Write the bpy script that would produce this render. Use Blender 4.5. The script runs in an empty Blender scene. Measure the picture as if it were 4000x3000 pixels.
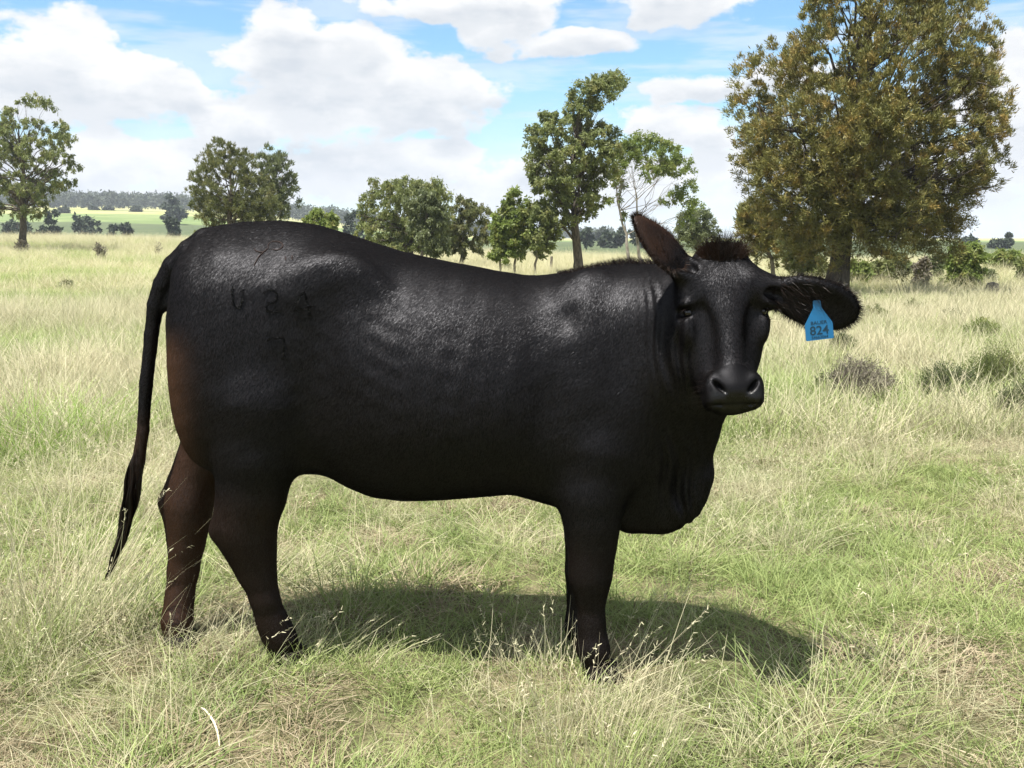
import bpy, bmesh, math, random
import numpy as np
from mathutils import Vector, Matrix
from mathutils.bvhtree import BVHTree

random.seed(7)
RNG = np.random.default_rng(11)
SC = bpy.context.scene
COL = SC.collection

# ------------------------------------------------------------------ camera
F_PX = 3889.0                       # focal length in photo pixels (35 mm on a 36 mm sensor)
HORIZON = 930.0
CAM_H = 1.58
PITCH = math.atan((1500.0 - HORIZON) / F_PX)
cam_data = bpy.data.cameras.new("camera")
cam_data.lens = 36.0 * F_PX / 4000.0
cam_data.sensor_width = 36.0
cam_data.clip_start = 0.05
cam_data.clip_end = 8000.0
cam = bpy.data.objects.new("camera", cam_data)
COL.objects.link(cam)
cam.location = (0, 0, CAM_H)
cam.rotation_euler = (math.pi / 2 - PITCH, 0, 0)
SC.camera = cam


def ray(px, py):
    """direction through a photo pixel"""
    a, b = (px - 2000.0) / F_PX, (1500.0 - py) / F_PX
    c, s = math.cos(PITCH), math.sin(PITCH)
    return np.array([a, c + b * s, -s + b * c])


def at(px, py, Y):
    """the point at depth Y seen at a photo pixel"""
    d = ray(px, py)
    t = Y / d[1]
    return np.array([d[0] * t, Y, CAM_H + d[2] * t])


# ------------------------------------------------------------------ world: sky with cumulus
SUN_TO = Vector((-0.27, -0.27, 1.0)).normalized()
SUN_EL = math.asin(SUN_TO.z)
SUN_ROT = math.atan2(SUN_TO.x, SUN_TO.y)

world = bpy.data.worlds.new("World")
SC.world = world
world.use_nodes = True
NT = world.node_tree
for n in list(NT.nodes):
    NT.nodes.remove(n)


class S:
    """a node socket with arithmetic"""
    tree = NT

    def __init__(self, sock):
        self.s = sock

    @staticmethod
    def _m(op, *args, clamp=False):
        n = S.tree.nodes.new("ShaderNodeMath")
        n.operation = op
        n.use_clamp = clamp
        for i, a in enumerate(args):
            if isinstance(a, S):
                S.tree.links.new(a.s, n.inputs[i])
            else:
                n.inputs[i].default_value = float(a)
        return S(n.outputs[0])

    def __add__(self, o): return S._m('ADD', self, o)
    def __radd__(self, o): return S._m('ADD', self, o)
    def __sub__(self, o): return S._m('SUBTRACT', self, o)
    def __rsub__(self, o): return S._m('SUBTRACT', o, self)
    def __mul__(self, o): return S._m('MULTIPLY', self, o)
    def __rmul__(self, o): return S._m('MULTIPLY', self, o)
    def __truediv__(self, o): return S._m('DIVIDE', self, o)
    def max(self, o): return S._m('MAXIMUM', self, o)
    def min(self, o): return S._m('MINIMUM', self, o)
    def smax(self, o, k): return S._m('SMOOTH_MAX', self, o, k)
    def clamp(self): return S._m('ADD', self, 0.0, clamp=True)

    def ramp(self, a, b):
        """smoothstep from a to b"""
        n = S.tree.nodes.new("ShaderNodeMapRange")
        n.interpolation_type = 'SMOOTHSTEP'
        S.tree.links.new(self.s, n.inputs['Value'])
        n.inputs['From Min'].default_value = a
        n.inputs['From Max'].default_value = b
        return S(n.outputs['Result'])


def combine(x, y, z):
    n = S.tree.nodes.new("ShaderNodeCombineXYZ")
    for i, a in enumerate((x, y, z)):
        if isinstance(a, S):
            S.tree.links.new(a.s, n.inputs[i])
        else:
            n.inputs[i].default_value = a
    return n.outputs[0]


def noise(vec, scale, detail=5.0, rough=0.55, dist=0.0):
    n = S.tree.nodes.new("ShaderNodeTexNoise")
    S.tree.links.new(vec, n.inputs['Vector'])
    n.inputs['Scale'].default_value = scale
    n.inputs['Detail'].default_value = detail
    n.inputs['Roughness'].default_value = rough
    n.inputs['Distortion'].default_value = dist
    return S(n.outputs['Fac'])


def mixcol(fac, a, b):
    n = S.tree.nodes.new("ShaderNodeMix")
    n.data_type = 'RGBA'
    for sock, v in ((n.inputs['Factor'], fac), (n.inputs['A'], a), (n.inputs['B'], b)):
        if isinstance(v, S):
            S.tree.links.new(v.s, sock)
        elif isinstance(v, (int, float)):
            sock.default_value = v
        elif isinstance(v, tuple):
            sock.default_value = (*v, 1.0) if len(v) == 3 else v
        else:
            S.tree.links.new(v, sock)
    # colour sockets are the third set
    return n.outputs['Result'] if n.outputs['Result'].type == 'RGBA' else [o for o in n.outputs if o.type == 'RGBA'][0]


def mixrgb(fac, a, b, blend='MIX'):
    n = S.tree.nodes.new("ShaderNodeMixRGB")
    n.blend_type = blend
    for i, v in enumerate((fac, a, b)):
        if isinstance(v, S):
            S.tree.links.new(v.s, n.inputs[i])
        elif isinstance(v, (int, float)):
            n.inputs[i].default_value = v
        elif isinstance(v, tuple):
            n.inputs[i].default_value = (*v[:3], 1.0)
        else:
            S.tree.links.new(v, n.inputs[i])
    return n.outputs[0]


def azel(px, py):
    d = ray(px, py)
    d = d / np.linalg.norm(d)
    return math.atan2(d[0], d[1]), math.asin(d[2])


# main cumulus heaps: photo position of the heart, half width, height above and below, in photo pixels
CLOUDS = [(200, 260, 400, 190, 170), (470, 330, 330, 170, 140), (660, 390, 190, 110, 100), (40, 330, 300, 170, 220),
          (1100, 160, 170, 170, 160), (1330, 210, 210, 130, 160), (1060, 260, 260, 120, 110),
          (1250, 390, 420, 130, 200), (1640, 340, 330, 130, 190), (1860, 340, 170, 70, 90), (950, 480, 400, 130, 140),
          (1760, 20, 430, 120, 70), (1990, 80, 170, 80, 100), (2200, 170, 260, 50, 60), (2650, 10, 330, 120, 110),
          (2620, 470, 210, 80, 120), (2750, 500, 150, 90, 120), (3960, 380, 230, 250, 200), (2950, 330, 420, 60, 60),
          (500, 640, 700, 120, 140), (1500, 640, 500, 90, 120), (1450, 720, 260, 70, 90), (2150, 700, 600, 90, 150),
          (3500, 640, 900, 150, 250), (300, 760, 900, 60, 120)]

tc = NT.nodes.new("ShaderNodeTexCoord")
sep = NT.nodes.new("ShaderNodeSeparateXYZ")
NT.links.new(tc.outputs['Generated'], sep.inputs[0])
dx, dy, dz = (S(sep.outputs[i]) for i in range(3))
AZ = S._m('ARCTAN2', dx, dy)
EL = S._m('ARCSINE', dz)


def flat_noise(x, y, scale, detail, rough=0.55):
    n = S.tree.nodes.new("ShaderNodeTexNoise")
    n.noise_dimensions = '2D'
    S.tree.links.new(combine(x, y, 0.0), n.inputs['Vector'])
    n.inputs['Scale'].default_value = scale
    n.inputs['Detail'].default_value = detail
    n.inputs['Roughness'].default_value = rough
    return S(n.outputs['Fac'])


el17 = EL * 1.7
warp = (flat_noise(AZ, el17, 9.0, 3.0) - 0.5) * 0.05
az2, el2 = AZ + warp, EL + warp * 0.7
heap, under = None, None
for (px, py, rx, up, dn) in CLOUDS:
    a0, e0 = azel(px, py)
    ra = abs(azel(px + rx, py)[0] - a0)
    ru = abs(azel(px, py - up)[1] - e0)
    rd = abs(azel(px, py + dn)[1] - e0)
    u = (az2 - a0) / ra
    u = u * u
    v = el2 - e0
    v = v.max(v * (-ru / rd)) / ru
    b_ = 1.0 - (u + v * v)
    w = (el2 - (e0 - rd * 0.75)) / (rd * 1.1)               # the flat grey underside of this heap
    c_ = 0.9 - (u * 0.9 + w * w)
    heap = b_ if heap is None else heap.smax(b_, 0.25)
    under = c_ if under is None else under.max(c_)
big = flat_noise(AZ + 3.1, EL * 2.2, 3.2, 2.0)
# the same kind of heaps go on round the sky outside the picture
away = (S._m('ABSOLUTE', AZ).ramp(0.52, 0.75)).max(EL.ramp(0.26, 0.42))
heap = heap.max(-0.9)
heap = heap + away * ((big - 0.5) * 5.0 + 0.35 - heap)
puff = flat_noise(AZ + 0.37, el17, 15.0, 6.0, 0.60)
fine = flat_noise(AZ + 7.0, el17, 5.0, 3.0, 0.6)
dens = heap - 0.12 + (puff - 0.5) * 3.3 + (fine - 0.5) * 1.2
low = 1.0 - EL.ramp(0.02, 0.17)                       # veil of far cloud low in the sky
mask = dens.ramp(-0.45, 0.25)
streak = flat_noise(AZ + 9.0, EL * 7.0, 5.0, 4.0, 0.6).ramp(0.42, 0.62)
mask = mask.max(low * (0.45 + streak * 0.35)).max(streak * 0.42)
shade = (under + (puff - 0.5) * 2.2).ramp(-0.2, 1.0)
shade_n = flat_noise(AZ + 5.5, EL * 2.6, 13.0, 4.0, 0.6).ramp(0.40, 0.72)
grey = (shade * 0.6 + shade_n * 0.35).clamp()
cloud_col = mixrgb(grey, (1.0, 1.0, 1.0), (0.63, 0.68, 0.75))

sky = NT.nodes.new("ShaderNodeTexSky")
sky.sky_type = 'NISHITA'
sky.sun_disc = False
sky.sun_elevation = SUN_EL
sky.sun_rotation = SUN_ROT
sky.altitude = 300
sky.air_density = 1.0
sky.dust_density = 0.4
sky.ozone_density = 1.6
world.cycles.sampling_method = 'MANUAL'
world.cycles.sample_map_resolution = 256
bg_sky = NT.nodes.new("ShaderNodeBackground")
bg_sky.inputs['Strength'].default_value = 0.074
NT.links.new(mixrgb(1.0, sky.outputs[0], (0.74, 1.02, 1.10), 'MULTIPLY'), bg_sky.inputs['Color'])
bg_cloud = NT.nodes.new("ShaderNodeBackground")
bg_cloud.inputs['Strength'].default_value = 0.445
NT.links.new(cloud_col, bg_cloud.inputs['Color'])
mx = NT.nodes.new("ShaderNodeMixShader")
NT.links.new(mask.s, mx.inputs[0])
NT.links.new(bg_sky.outputs[0], mx.inputs[1])
NT.links.new(bg_cloud.outputs[0], mx.inputs[2])
out = NT.nodes.new("ShaderNodeOutputWorld")
NT.links.new(mx.outputs[0], out.inputs[0])

# ------------------------------------------------------------------ sun, exposure
sun_data = bpy.data.lights.new("sun", 'SUN')
sun_data.energy = 5.0
sun_data.angle = math.radians(0.53)
sun_data.color = (1.0, 0.955, 0.88)
sun = bpy.data.objects.new("sun", sun_data)
COL.objects.link(sun)
sun.location = (0, 0, 60)
sun.rotation_euler = SUN_TO.to_track_quat('Z', 'Y').to_euler()

SC.view_settings.view_transform = 'Standard'
SC.view_settings.look = 'None'
SC.view_settings.exposure = 1.22
SC.view_settings.gamma = 1.0
SC.view_settings.use_curve_mapping = False
SC.cycles.use_denoising = True
SC.cycles.max_bounces = 6
SC.cycles.diffuse_bounces = 2
SC.cycles.glossy_bounces = 2
SC.cycles.transmission_bounces = 3
SC.cycles.volume_bounces = 0
SC.cycles.transparent_max_bounces = 8

# ------------------------------------------------------------------ helpers
def material(name):
    m = bpy.data.materials.new(name)
    m.use_nodes = True
    t = m.node_tree
    for n in list(t.nodes):
        t.nodes.remove(n)
    o = t.nodes.new("ShaderNodeOutputMaterial")
    S.tree = t
    return m, t, o


def node(kind, **inputs):
    n = S.tree.nodes.new(kind)
    for k, v in inputs.items():
        k = k.replace('_', ' ')
        if isinstance(v, S):
            S.tree.links.new(v.s, n.inputs[k])
        elif isinstance(v, bpy.types.NodeSocket):
            S.tree.links.new(v, n.inputs[k])
        elif isinstance(v, tuple) and n.inputs[k].type == 'RGBA':
            n.inputs[k].default_value = (*v[:3], 1.0)
        else:
            n.inputs[k].default_value = v
    return n


def attr(name, out='Fac'):
    n = S.tree.nodes.new("ShaderNodeAttribute")
    n.attribute_name = name
    return S(n.outputs[out]) if out == 'Fac' else n.outputs[out]


def position():
    return S.tree.nodes.new("ShaderNodeNewGeometry").outputs['Position']


def simple(name, col, rough=0.7, spec=0.3, bump=None):
    m, t, o = material(name)
    p = node("ShaderNodeBsdfPrincipled", Base_Color=col, Roughness=rough)
    p.inputs['Specular IOR Level'].default_value = spec
    if bump:
        b = node("ShaderNodeBump", Height=noise(position(), bump[0], 4.0), Strength=bump[1], Distance=bump[2])
        t.links.new(b.outputs[0], p.inputs['Normal'])
    t.links.new(p.outputs[0], o.inputs[0])
    return m


def mesh_np(name, verts, faces, mat=None, parent=None, attrs=None, smooth=False, mat_idx=None):
    """faces: (n,3) or (n,4) integer array"""
    me = bpy.data.meshes.new(name)
    verts = np.asarray(verts, dtype=np.float32)
    faces = np.asarray(faces, dtype=np.int32)
    n, k = faces.shape
    me.vertices.add(len(verts))
    me.vertices.foreach_set('co', verts.ravel())
    me.loops.add(n * k)
    me.loops.foreach_set('vertex_index', faces.ravel())
    me.polygons.add(n)
    me.polygons.foreach_set('loop_start', np.arange(0, n * k, k, dtype=np.int32))
    me.polygons.foreach_set('use_smooth', np.full(n, smooth))
    if attrs:
        for an, av in attrs.items():
            a = me.attributes.new(an, 'FLOAT', 'POINT')
            a.data.foreach_set('value', np.asarray(av, dtype=np.float32))
    for m in (mat if isinstance(mat, (list, tuple)) else [mat]):
        if m is not None:
            me.materials.append(m)
    me.update(calc_edges=True)
    ob = bpy.data.objects.new(name, me)
    COL.objects.link(ob)
    if parent is not None:
        ob.parent = parent
        ob.matrix_parent_inverse = parent.matrix_basis.inverted()
    return ob


def tag(o, label=None, cat=None, group=None, kind=None):
    if label: o['label'] = label
    if cat: o['category'] = cat
    if group: o['group'] = group
    if kind: o['kind'] = kind
    return o


def empty(name, loc, label, cat, group=None):
    o = bpy.data.objects.new(name, None)
    o.empty_display_size = 0.1
    COL.objects.link(o)
    o.location = tuple(float(v) for v in loc)
    return tag(o, label, cat, group)


class Bag:
    """collects vertices and quads"""
    def __init__(self):
        self.v, self.f, self.a, self.n = [], [], [], 0

    def add(self, v, f, a=None):
        v = np.asarray(v, dtype=np.float32).reshape(-1, 3)
        self.v.append(v)
        self.f.append(np.asarray(f, dtype=np.int32) + self.n)
        self.a.append(np.full(len(v), 0.5, np.float32) if a is None else np.broadcast_to(np.asarray(a, np.float32), (len(v),)))
        self.n += len(v)

    def tube(self, pts, radii, seg=7, a=None, cap=True):
        pts = np.asarray(pts, float)
        n = len(pts)
        tan = np.gradient(pts, axis=0)
        tan /= np.linalg.norm(tan, axis=1)[:, None] + 1e-9
        ref = np.array([0.31, 0.87, 0.11])
        u = np.cross(tan, ref)
        bad = np.linalg.norm(u, axis=1) < 0.1
        u[bad] = np.cross(tan[bad], np.array([1.0, 0, 0]))
        u /= np.linalg.norm(u, axis=1)[:, None]
        w = np.cross(tan, u)
        th = np.linspace(0, 2 * np.pi, seg, endpoint=False)
        ring = (np.cos(th)[None, :, None] * u[:, None] + np.sin(th)[None, :, None] * w[:, None]) * np.asarray(radii, float)[:, None, None]
        v = (pts[:, None] + ring).reshape(-1, 3)
        i = np.arange(n - 1)[:, None] * seg
        j = np.arange(seg)[None]
        k = (j + 1) % seg
        f = np.stack([i + j, i + k, i + seg + k, i + seg + j], -1).reshape(-1, 4)
        self.add(v, f, a)

    def build(self, name, mat, parent=None, smooth=False, an='t'):
        return mesh_np(name, np.concatenate(self.v), np.concatenate(self.f), mat, parent,
                       {an: np.concatenate(self.a)}, smooth)


def unit(v):
    v = np.asarray(v, float)
    return v / (np.linalg.norm(v, axis=-1, keepdims=True) + 1e-12)


def sstep(a, b, x):
    t = np.clip((np.asarray(x, float) - a) / (b - a), 0, 1)
    return t * t * (3 - 2 * t)


_PERM = np.random.default_rng(5).random((64, 64))


def vnoise(x, y, scale=1.0, seed=0):
    """smooth value noise 0..1"""
    x = np.asarray(x, float) * scale + seed * 17.3
    y = np.asarray(y, float) * scale + seed * 9.1
    xi, yi = np.floor(x).astype(int), np.floor(y).astype(int)
    fx, fy = x - xi, y - yi
    fx, fy = fx * fx * (3 - 2 * fx), fy * fy * (3 - 2 * fy)
    g = lambda i, j: _PERM[i % 64, j % 64]
    return (g(xi, yi) * (1 - fx) + g(xi + 1, yi) * fx) * (1 - fy) + (g(xi, yi + 1) * (1 - fx) + g(xi + 1, yi + 1) * fx) * fy


def strands(bag, roots, dirs, length, width, curve=(0, 0, 0), seg=3, jitter=0.15, a=None, rng=RNG):
    """thin tapered ribbons that start at roots; curve bends them towards a direction"""
    roots = np.asarray(roots, float)
    n = len(roots)
    length = np.broadcast_to(length, (n,))
    width = np.broadcast_to(width, (n,))
    d = unit(unit(dirs) + rng.normal(0, jitter, (n, 3)))
    curve = np.asarray(curve, float)
    if curve.ndim == 1:
        curve = np.broadcast_to(curve, (n, 3))
    side = unit(np.cross(d, rng.normal(0, 1, (n, 3))))
    V = np.zeros((n, seg + 1, 2, 3))
    for s in range(seg + 1):
        t = s / seg
        c = roots + (d * t + curve * t * t * 0.5) * length[:, None]
        w = side * (width * (1 - 0.85 * t) * 0.5)[:, None]
        V[:, s, 0] = c - w
        V[:, s, 1] = c + w
    base = np.arange(n)[:, None] * (seg + 1) * 2
    s = np.arange(seg)[None] * 2
    Fq = np.stack([base + s, base + s + 1, base + s + 3, base + s + 2], -1).reshape(-1, 4)
    av = np.repeat(np.broadcast_to(0.5 if a is None else a, (n,)), (seg + 1) * 2)
    bag.add(V.reshape(-1, 3), Fq, av)

# ------------------------------------------------------------------ the land
def hill(a):
    """how much the far country rises, by bearing (x / y)"""
    return 0.03 + 0.97 * sstep(0.06, -0.42, a)


def height(x, y):
    x, y = np.asarray(x, float), np.asarray(y, float)
    yy = np.maximum(y, 1.0)
    a = x / yy
    left = sstep(0.02, -0.5, a)
    pad = 1.25 * left * sstep(20, 92, yy) * sstep(170, 96, yy)
    far = 20.5 * hill(a) * sstep(150, 680, yy) + 16.0 * hill(a) * sstep(640, 1100, yy)
    dip = -1.2 * sstep(90, 130, yy) * sstep(300, 160, yy)
    d = np.hypot(x - 0.2, y - 3.5)
    und = (vnoise(x, y, 0.55, 1) - 0.5) * 0.07 * sstep(0.9, 3.0, d) + (vnoise(x, y, 0.06, 2) - 0.5) * 0.5 * sstep(10, 60, d)
    return pad + far + dip + und


def ground_axis(fine, far, n1, n2):
    a = np.linspace(0, fine, n1)
    b = fine * (far / fine) ** (np.arange(1, n2 + 1) / n2)
    return np.concatenate([a, b])


gx = ground_axis(12, 3200, 60, 75)
gx = np.concatenate([-gx[:0:-1], gx])
gy = np.concatenate([-ground_axis(6, 400, 10, 10)[:0:-1], ground_axis(14, 4500, 90, 150)])
XX, YY = np.meshgrid(gx, gy, indexing='ij')
ZZ = height(XX, np.maximum(YY, 0.0))
nxg, nyg = XX.shape
ii, jj = np.meshgrid(np.arange(nxg - 1), np.arange(nyg - 1), indexing='ij')
q0 = (ii * nyg + jj).ravel()
GF = np.stack([q0, q0 + nyg, q0 + nyg + 1, q0 + 1], 1)

m_ground, t, o = material("paddock_ground")
pos = position()
sp = node("ShaderNodeSeparateXYZ", Vector=pos)
px_, py_ = S(sp.outputs[0]), S(sp.outputs[1])
bearing = px_ / py_.max(1.0)
n_big = noise(pos, 0.35, 4.0, 0.6)
n_mid = noise(pos, 2.3, 5.0, 0.65)
n_fine = noise(pos, 28.0, 4.0, 0.7)
near = mixrgb(n_mid.ramp(0.35, 0.65), (0.07, 0.075, 0.032), (0.17, 0.15, 0.085))
near = mixrgb(n_fine.ramp(0.45, 0.75) * 0.7, near, (0.055, 0.042, 0.028))
straw = mixrgb(n_big.ramp(0.35, 0.7), (0.40, 0.38, 0.20), (0.27, 0.30, 0.11))
straw = mixrgb(n_mid.ramp(0.5, 0.8) * 0.6, straw, (0.36, 0.33, 0.18))
col = mixrgb(py_.ramp(14.0, 40.0), near, straw)
# beyond the paddock: dark flat with cloud shadow painted into its colour, green field, ripe grass in long strips
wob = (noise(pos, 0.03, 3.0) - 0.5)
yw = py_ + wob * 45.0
shaded_flat = mixrgb(noise(pos, 0.12, 4.0, 0.6).ramp(0.35, 0.7), (0.065, 0.085, 0.042), (0.09, 0.11, 0.052))  # green of the flat, darkened to stand for cloud shadow
green_field = mixrgb(noise(pos, 0.05, 5.0, 0.65).ramp(0.4, 0.65), (0.12, 0.165, 0.06), (0.17, 0.21, 0.085))
ripe = mixrgb(noise(pos, 0.04, 4.0, 0.6).ramp(0.35, 0.65), (0.24, 0.26, 0.10), (0.32, 0.30, 0.15))
edge = (py_ + bearing.ramp(-0.25, 0.30) * 32.0 + wob * 7.0).ramp(98.0, 104.0)
col = mixrgb(edge, col, shaded_flat)
col = mixrgb(yw.ramp(355.0, 368.0), col, green_field)
col = mixrgb(yw.ramp(450.0, 462.0), col, ripe)
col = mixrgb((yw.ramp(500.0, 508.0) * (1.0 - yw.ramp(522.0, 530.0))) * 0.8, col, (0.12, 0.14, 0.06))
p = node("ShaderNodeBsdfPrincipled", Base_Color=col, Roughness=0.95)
p.inputs['Specular IOR Level'].default_value = 0.1
bmp = node("ShaderNodeBump", Height=n_fine, Strength=0.6, Distance=0.03)
t.links.new(bmp.outputs[0], p.inputs['Normal'])
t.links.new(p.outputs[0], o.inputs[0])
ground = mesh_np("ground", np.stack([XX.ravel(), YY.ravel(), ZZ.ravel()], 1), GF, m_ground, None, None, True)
tag(ground, "grassy paddock running out to open fields and a low wooded ridge", None, None, "structure")


# ------------------------------------------------------------------ grass: clumps scattered over the paddock
def blade_material(name, fresh, dry, tip, trans=0.35):
    m, t, o = material(name)
    pos = position()
    inf = S.tree.nodes.new("ShaderNodeObjectInfo")
    rnd = S(inf.outputs['Random'])
    patch = noise(pos, 0.55, 3.0, 0.6)
    mixv = (attr("t") * 0.55 + rnd * 0.35 + (patch - 0.5) * 1.1).clamp()
    col = mixrgb(mixv.ramp(0.2, 0.8), fresh, dry)
    col = mixrgb(attr("h") * 0.5, col, tip)
    d = node("ShaderNodeBsdfPrincipled", Base_Color=col, Roughness=0.55)
    d.inputs['Specular IOR Level'].default_value = 0.25
    tr = node("ShaderNodeBsdfTranslucent", Color=col)
    mx = S.tree.nodes.new("ShaderNodeMixShader")
    mx.inputs[0].default_value = trans
    t.links.new(d.outputs[0], mx.inputs[1])
    t.links.new(tr.outputs[0], mx.inputs[2])
    t.links.new(mx.outputs[0], o.inputs[0])
    return m


M_GREEN = blade_material("green_blades", (0.120, 0.190, 0.040), (0.29, 0.35, 0.115), (0.42, 0.46, 0.22))
M_STRAW = blade_material("straw_blades", (0.30, 0.32, 0.16), (0.52, 0.47, 0.31), (0.64, 0.59, 0.43))
M_LUSH = blade_material("lush_blades", (0.115, 0.215, 0.030), (0.23, 0.33, 0.070), (0.30, 0.38, 0.11))
M_THATCH = blade_material("thatch_blades", (0.17, 0.13, 0.07), (0.42, 0.36, 0.24), (0.46, 0.40, 0.28), 0.2)
PROTO = bpy.data.collections.new("grass_prototypes")


def blades(n, spread, h0, h1, w, lean, bend, rng, head=0.0, seg=3):
    """arrays of a clump: roots on a disc, blades leaning outward and bending over"""
    r = spread * np.sqrt(rng.random(n))
    th = rng.random(n) * 2 * np.pi
    root = np.stack([r * np.cos(th), r * np.sin(th), np.full(n, -0.02)], 1)
    L = h0 + (h1 - h0) * rng.random(n) ** 1.4
    ph = th + rng.normal(0, 0.9, n)
    ln = np.abs(rng.normal(lean, lean * 0.5, n))
    out = np.stack([np.cos(ph), np.sin(ph), np.zeros(n)], 1)
    d0 = unit(out * np.sin(ln)[:, None] + np.array([0, 0, 1.0]) * np.cos(ln)[:, None])
    cv = out * (bend * (0.4 + rng.random(n)))[:, None] + np.array([0, 0, -1.0]) * (bend * 0.75 * rng.random(n))[:, None]
    side = unit(np.cross(d0, out + rng.normal(0, .4, (n, 3)) + 1e-3))
    V = np.zeros((n, seg + 1, 2, 3))
    H = np.zeros((n, seg + 1, 2))
    ww = w * (0.6 + 0.8 * rng.random(n))
    for s in range(seg + 1):
        q = s / seg
        c = root + (d0 * q + cv * q * q * 0.5) * L[:, None]
        c[:, 2] = np.maximum(c[:, 2], 0.004 + 0.02 * q * rng.random(n)) if s else c[:, 2]
        wd = side * (ww * (1 - 0.8 * q) * 0.5)[:, None]
        V[:, s, 0], V[:, s, 1] = c - wd, c + wd
        H[:, s] = q
    base = np.arange(n)[:, None] * (seg + 1) * 2
    s = np.arange(seg)[None] * 2
    Fq = np.stack([base + s, base + s + 1, base + s + 3, base + s + 2], -1).reshape(-1, 4)
    T_ = np.repeat(rng.random(n), (seg + 1) * 2)
    V_, F_, H_ = V.reshape(-1, 3), Fq, H.ravel()
    if head > 0:                                              # seed heads on some stems
        tip = root + (d0 + cv * 0.5) * L[:, None]
        dirn = unit(d0 + cv)
        sel = np.nonzero(rng.random(n) < head)[0]
        vs, fs, ts = [], [], []
        for i in sel:
            for k in range(7):
                q = tip[i] - dirn[i] * 0.011 * k
                sd = unit(dirn[i] * 0.8 + rng.normal(0, .55, 3))
                wv = unit(np.cross(sd, rng.normal(0, 1, 3))) * 0.0022
                e = q + sd * 0.017
                b = len(V_) + 4 * len(fs)
                vs += [q - wv, q + wv, e + wv * .3, e - wv * .3]
                fs.append((b, b + 1, b + 2, b + 3))
                ts += [T_[i * (seg + 1) * 2]] * 4
        if vs:
            V_ = np.concatenate([V_, np.array(vs)])
            F_ = np.concatenate([F_, np.array(fs)])
            T_ = np.concatenate([T_, np.array(ts)])
            H_ = np.concatenate([H_, np.ones(len(vs))])
    return V_, F_, T_, H_


def clump(name, parts, mat, rng):
    vs, fs, ts, hs, n = [], [], [], [], 0
    for kw in parts:
        v, f, tt, hh = blades(rng=rng, **kw)
        vs.append(v); fs.append(f + n); ts.append(tt); hs.append(hh); n += len(v)
    ob = mesh_np(name, np.concatenate(vs), np.concatenate(fs), mat, None, {"t": np.concatenate(ts), "h": np.concatenate(hs)})
    COL.objects.unlink(ob)
    PROTO.objects.link(ob)
    return ob


rg = np.random.default_rng(3)
GREEN_IDX, STRAW_IDX, TALL_IDX, FAR_IDX, THATCH_IDX = [], [], [], [], []
protos = []
for k in range(5):       # low leafy turf
    protos.append(clump(f"turf{k:02d}", [dict(n=70, spread=.13, h0=.05, h1=.17, w=.0042, lean=.75, bend=.7)], M_GREEN, rg))
    GREEN_IDX.append(len(protos) - 1)
for k in range(5):       # bleached litter lying over
    protos.append(clump(f"turg{k:02d}", [dict(n=46, spread=.15, h0=.10, h1=.32, w=.0028, lean=1.05, bend=.75),
                                          dict(n=24, spread=.12, h0=.05, h1=.14, w=.004, lean=.6, bend=.6)], M_STRAW, rg))
    STRAW_IDX.append(len(protos) - 1)
for k in range(3):       # dead brown thatch and curled leaf bits
    protos.append(clump(f"turg{5 + k:02d}", [dict(n=90, spread=.16, h0=.03, h1=.10, w=.0042, lean=1.2, bend=1.2),
                                              dict(n=30, spread=.15, h0=.04, h1=.12, w=.0035, lean=.9, bend=1.0)], M_THATCH, rg))
    THATCH_IDX.append(len(protos) - 1)
for k in range(4):       # taller stems with seed heads
    protos.append(clump(f"turh{k:02d}", [dict(n=16, spread=.10, h0=.25, h1=.52, w=.0026, lean=.38, bend=.5, head=.35),
                                          dict(n=30, spread=.12, h0=.10, h1=.26, w=.0036, lean=.5, bend=.7)], M_STRAW, rg))
    TALL_IDX.append(len(protos) - 1)
for k in range(4):       # broad clumps for farther off
    protos.append(clump(f"turi{k:02d}", [dict(n=70, spread=.35, h0=.16, h1=.42, w=.007, lean=.45, bend=.7, seg=2),
                                          dict(n=26, spread=.35, h0=.30, h1=.55, w=.006, lean=.3, bend=.5, seg=2)], M_STRAW, rg))
    FAR_IDX.append(len(protos) - 1)
for k in range(3):
    protos.append(clump(f"turj{k:02d}", [dict(n=90, spread=.32, h0=.12, h1=.36, w=.008, lean=.5, bend=.7, seg=2)], M_GREEN, rg))
FARG_IDX = [len(protos) - 3, len(protos) - 2, len(protos) - 1]


def scatter_nodes():
    g = bpy.data.node_groups.new("scatter_clumps", 'GeometryNodeTree')
    g.interface.new_socket("Geometry", in_out='INPUT', socket_type='NodeSocketGeometry')
    g.interface.new_socket("Geometry", in_out='OUTPUT', socket_type='NodeSocketGeometry')
    N, Lk = g.nodes, g.links
    gi, go = N.new("NodeGroupInput"), N.new("NodeGroupOutput")
    ci = N.new("GeometryNodeCollectionInfo")
    ci.inputs['Collection'].default_value = PROTO
    ci.inputs['Separate Children'].default_value = True
    ci.inputs['Reset Children'].default_value = True
    ip = N.new("GeometryNodeInstanceOnPoints")
    ip.inputs['Pick Instance'].default_value = True

    def named(nm, typ):
        a = N.new("GeometryNodeInputNamedAttribute")
        a.data_type = typ
        a.inputs['Name'].default_value = nm
        return a.outputs['Attribute']
    Lk.new(gi.outputs[0], ip.inputs['Points'])
    Lk.new(ci.outputs[0], ip.inputs['Instance'])
    Lk.new(named("idx", 'INT'), ip.inputs['Instance Index'])
    Lk.new(named("rot", 'FLOAT_VECTOR'), ip.inputs['Rotation'])
    Lk.new(named("scl", 'FLOAT'), ip.inputs['Scale'])
    Lk.new(ip.outputs[0], go.inputs[0])
    return g


SCATTER = scatter_nodes()


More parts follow.
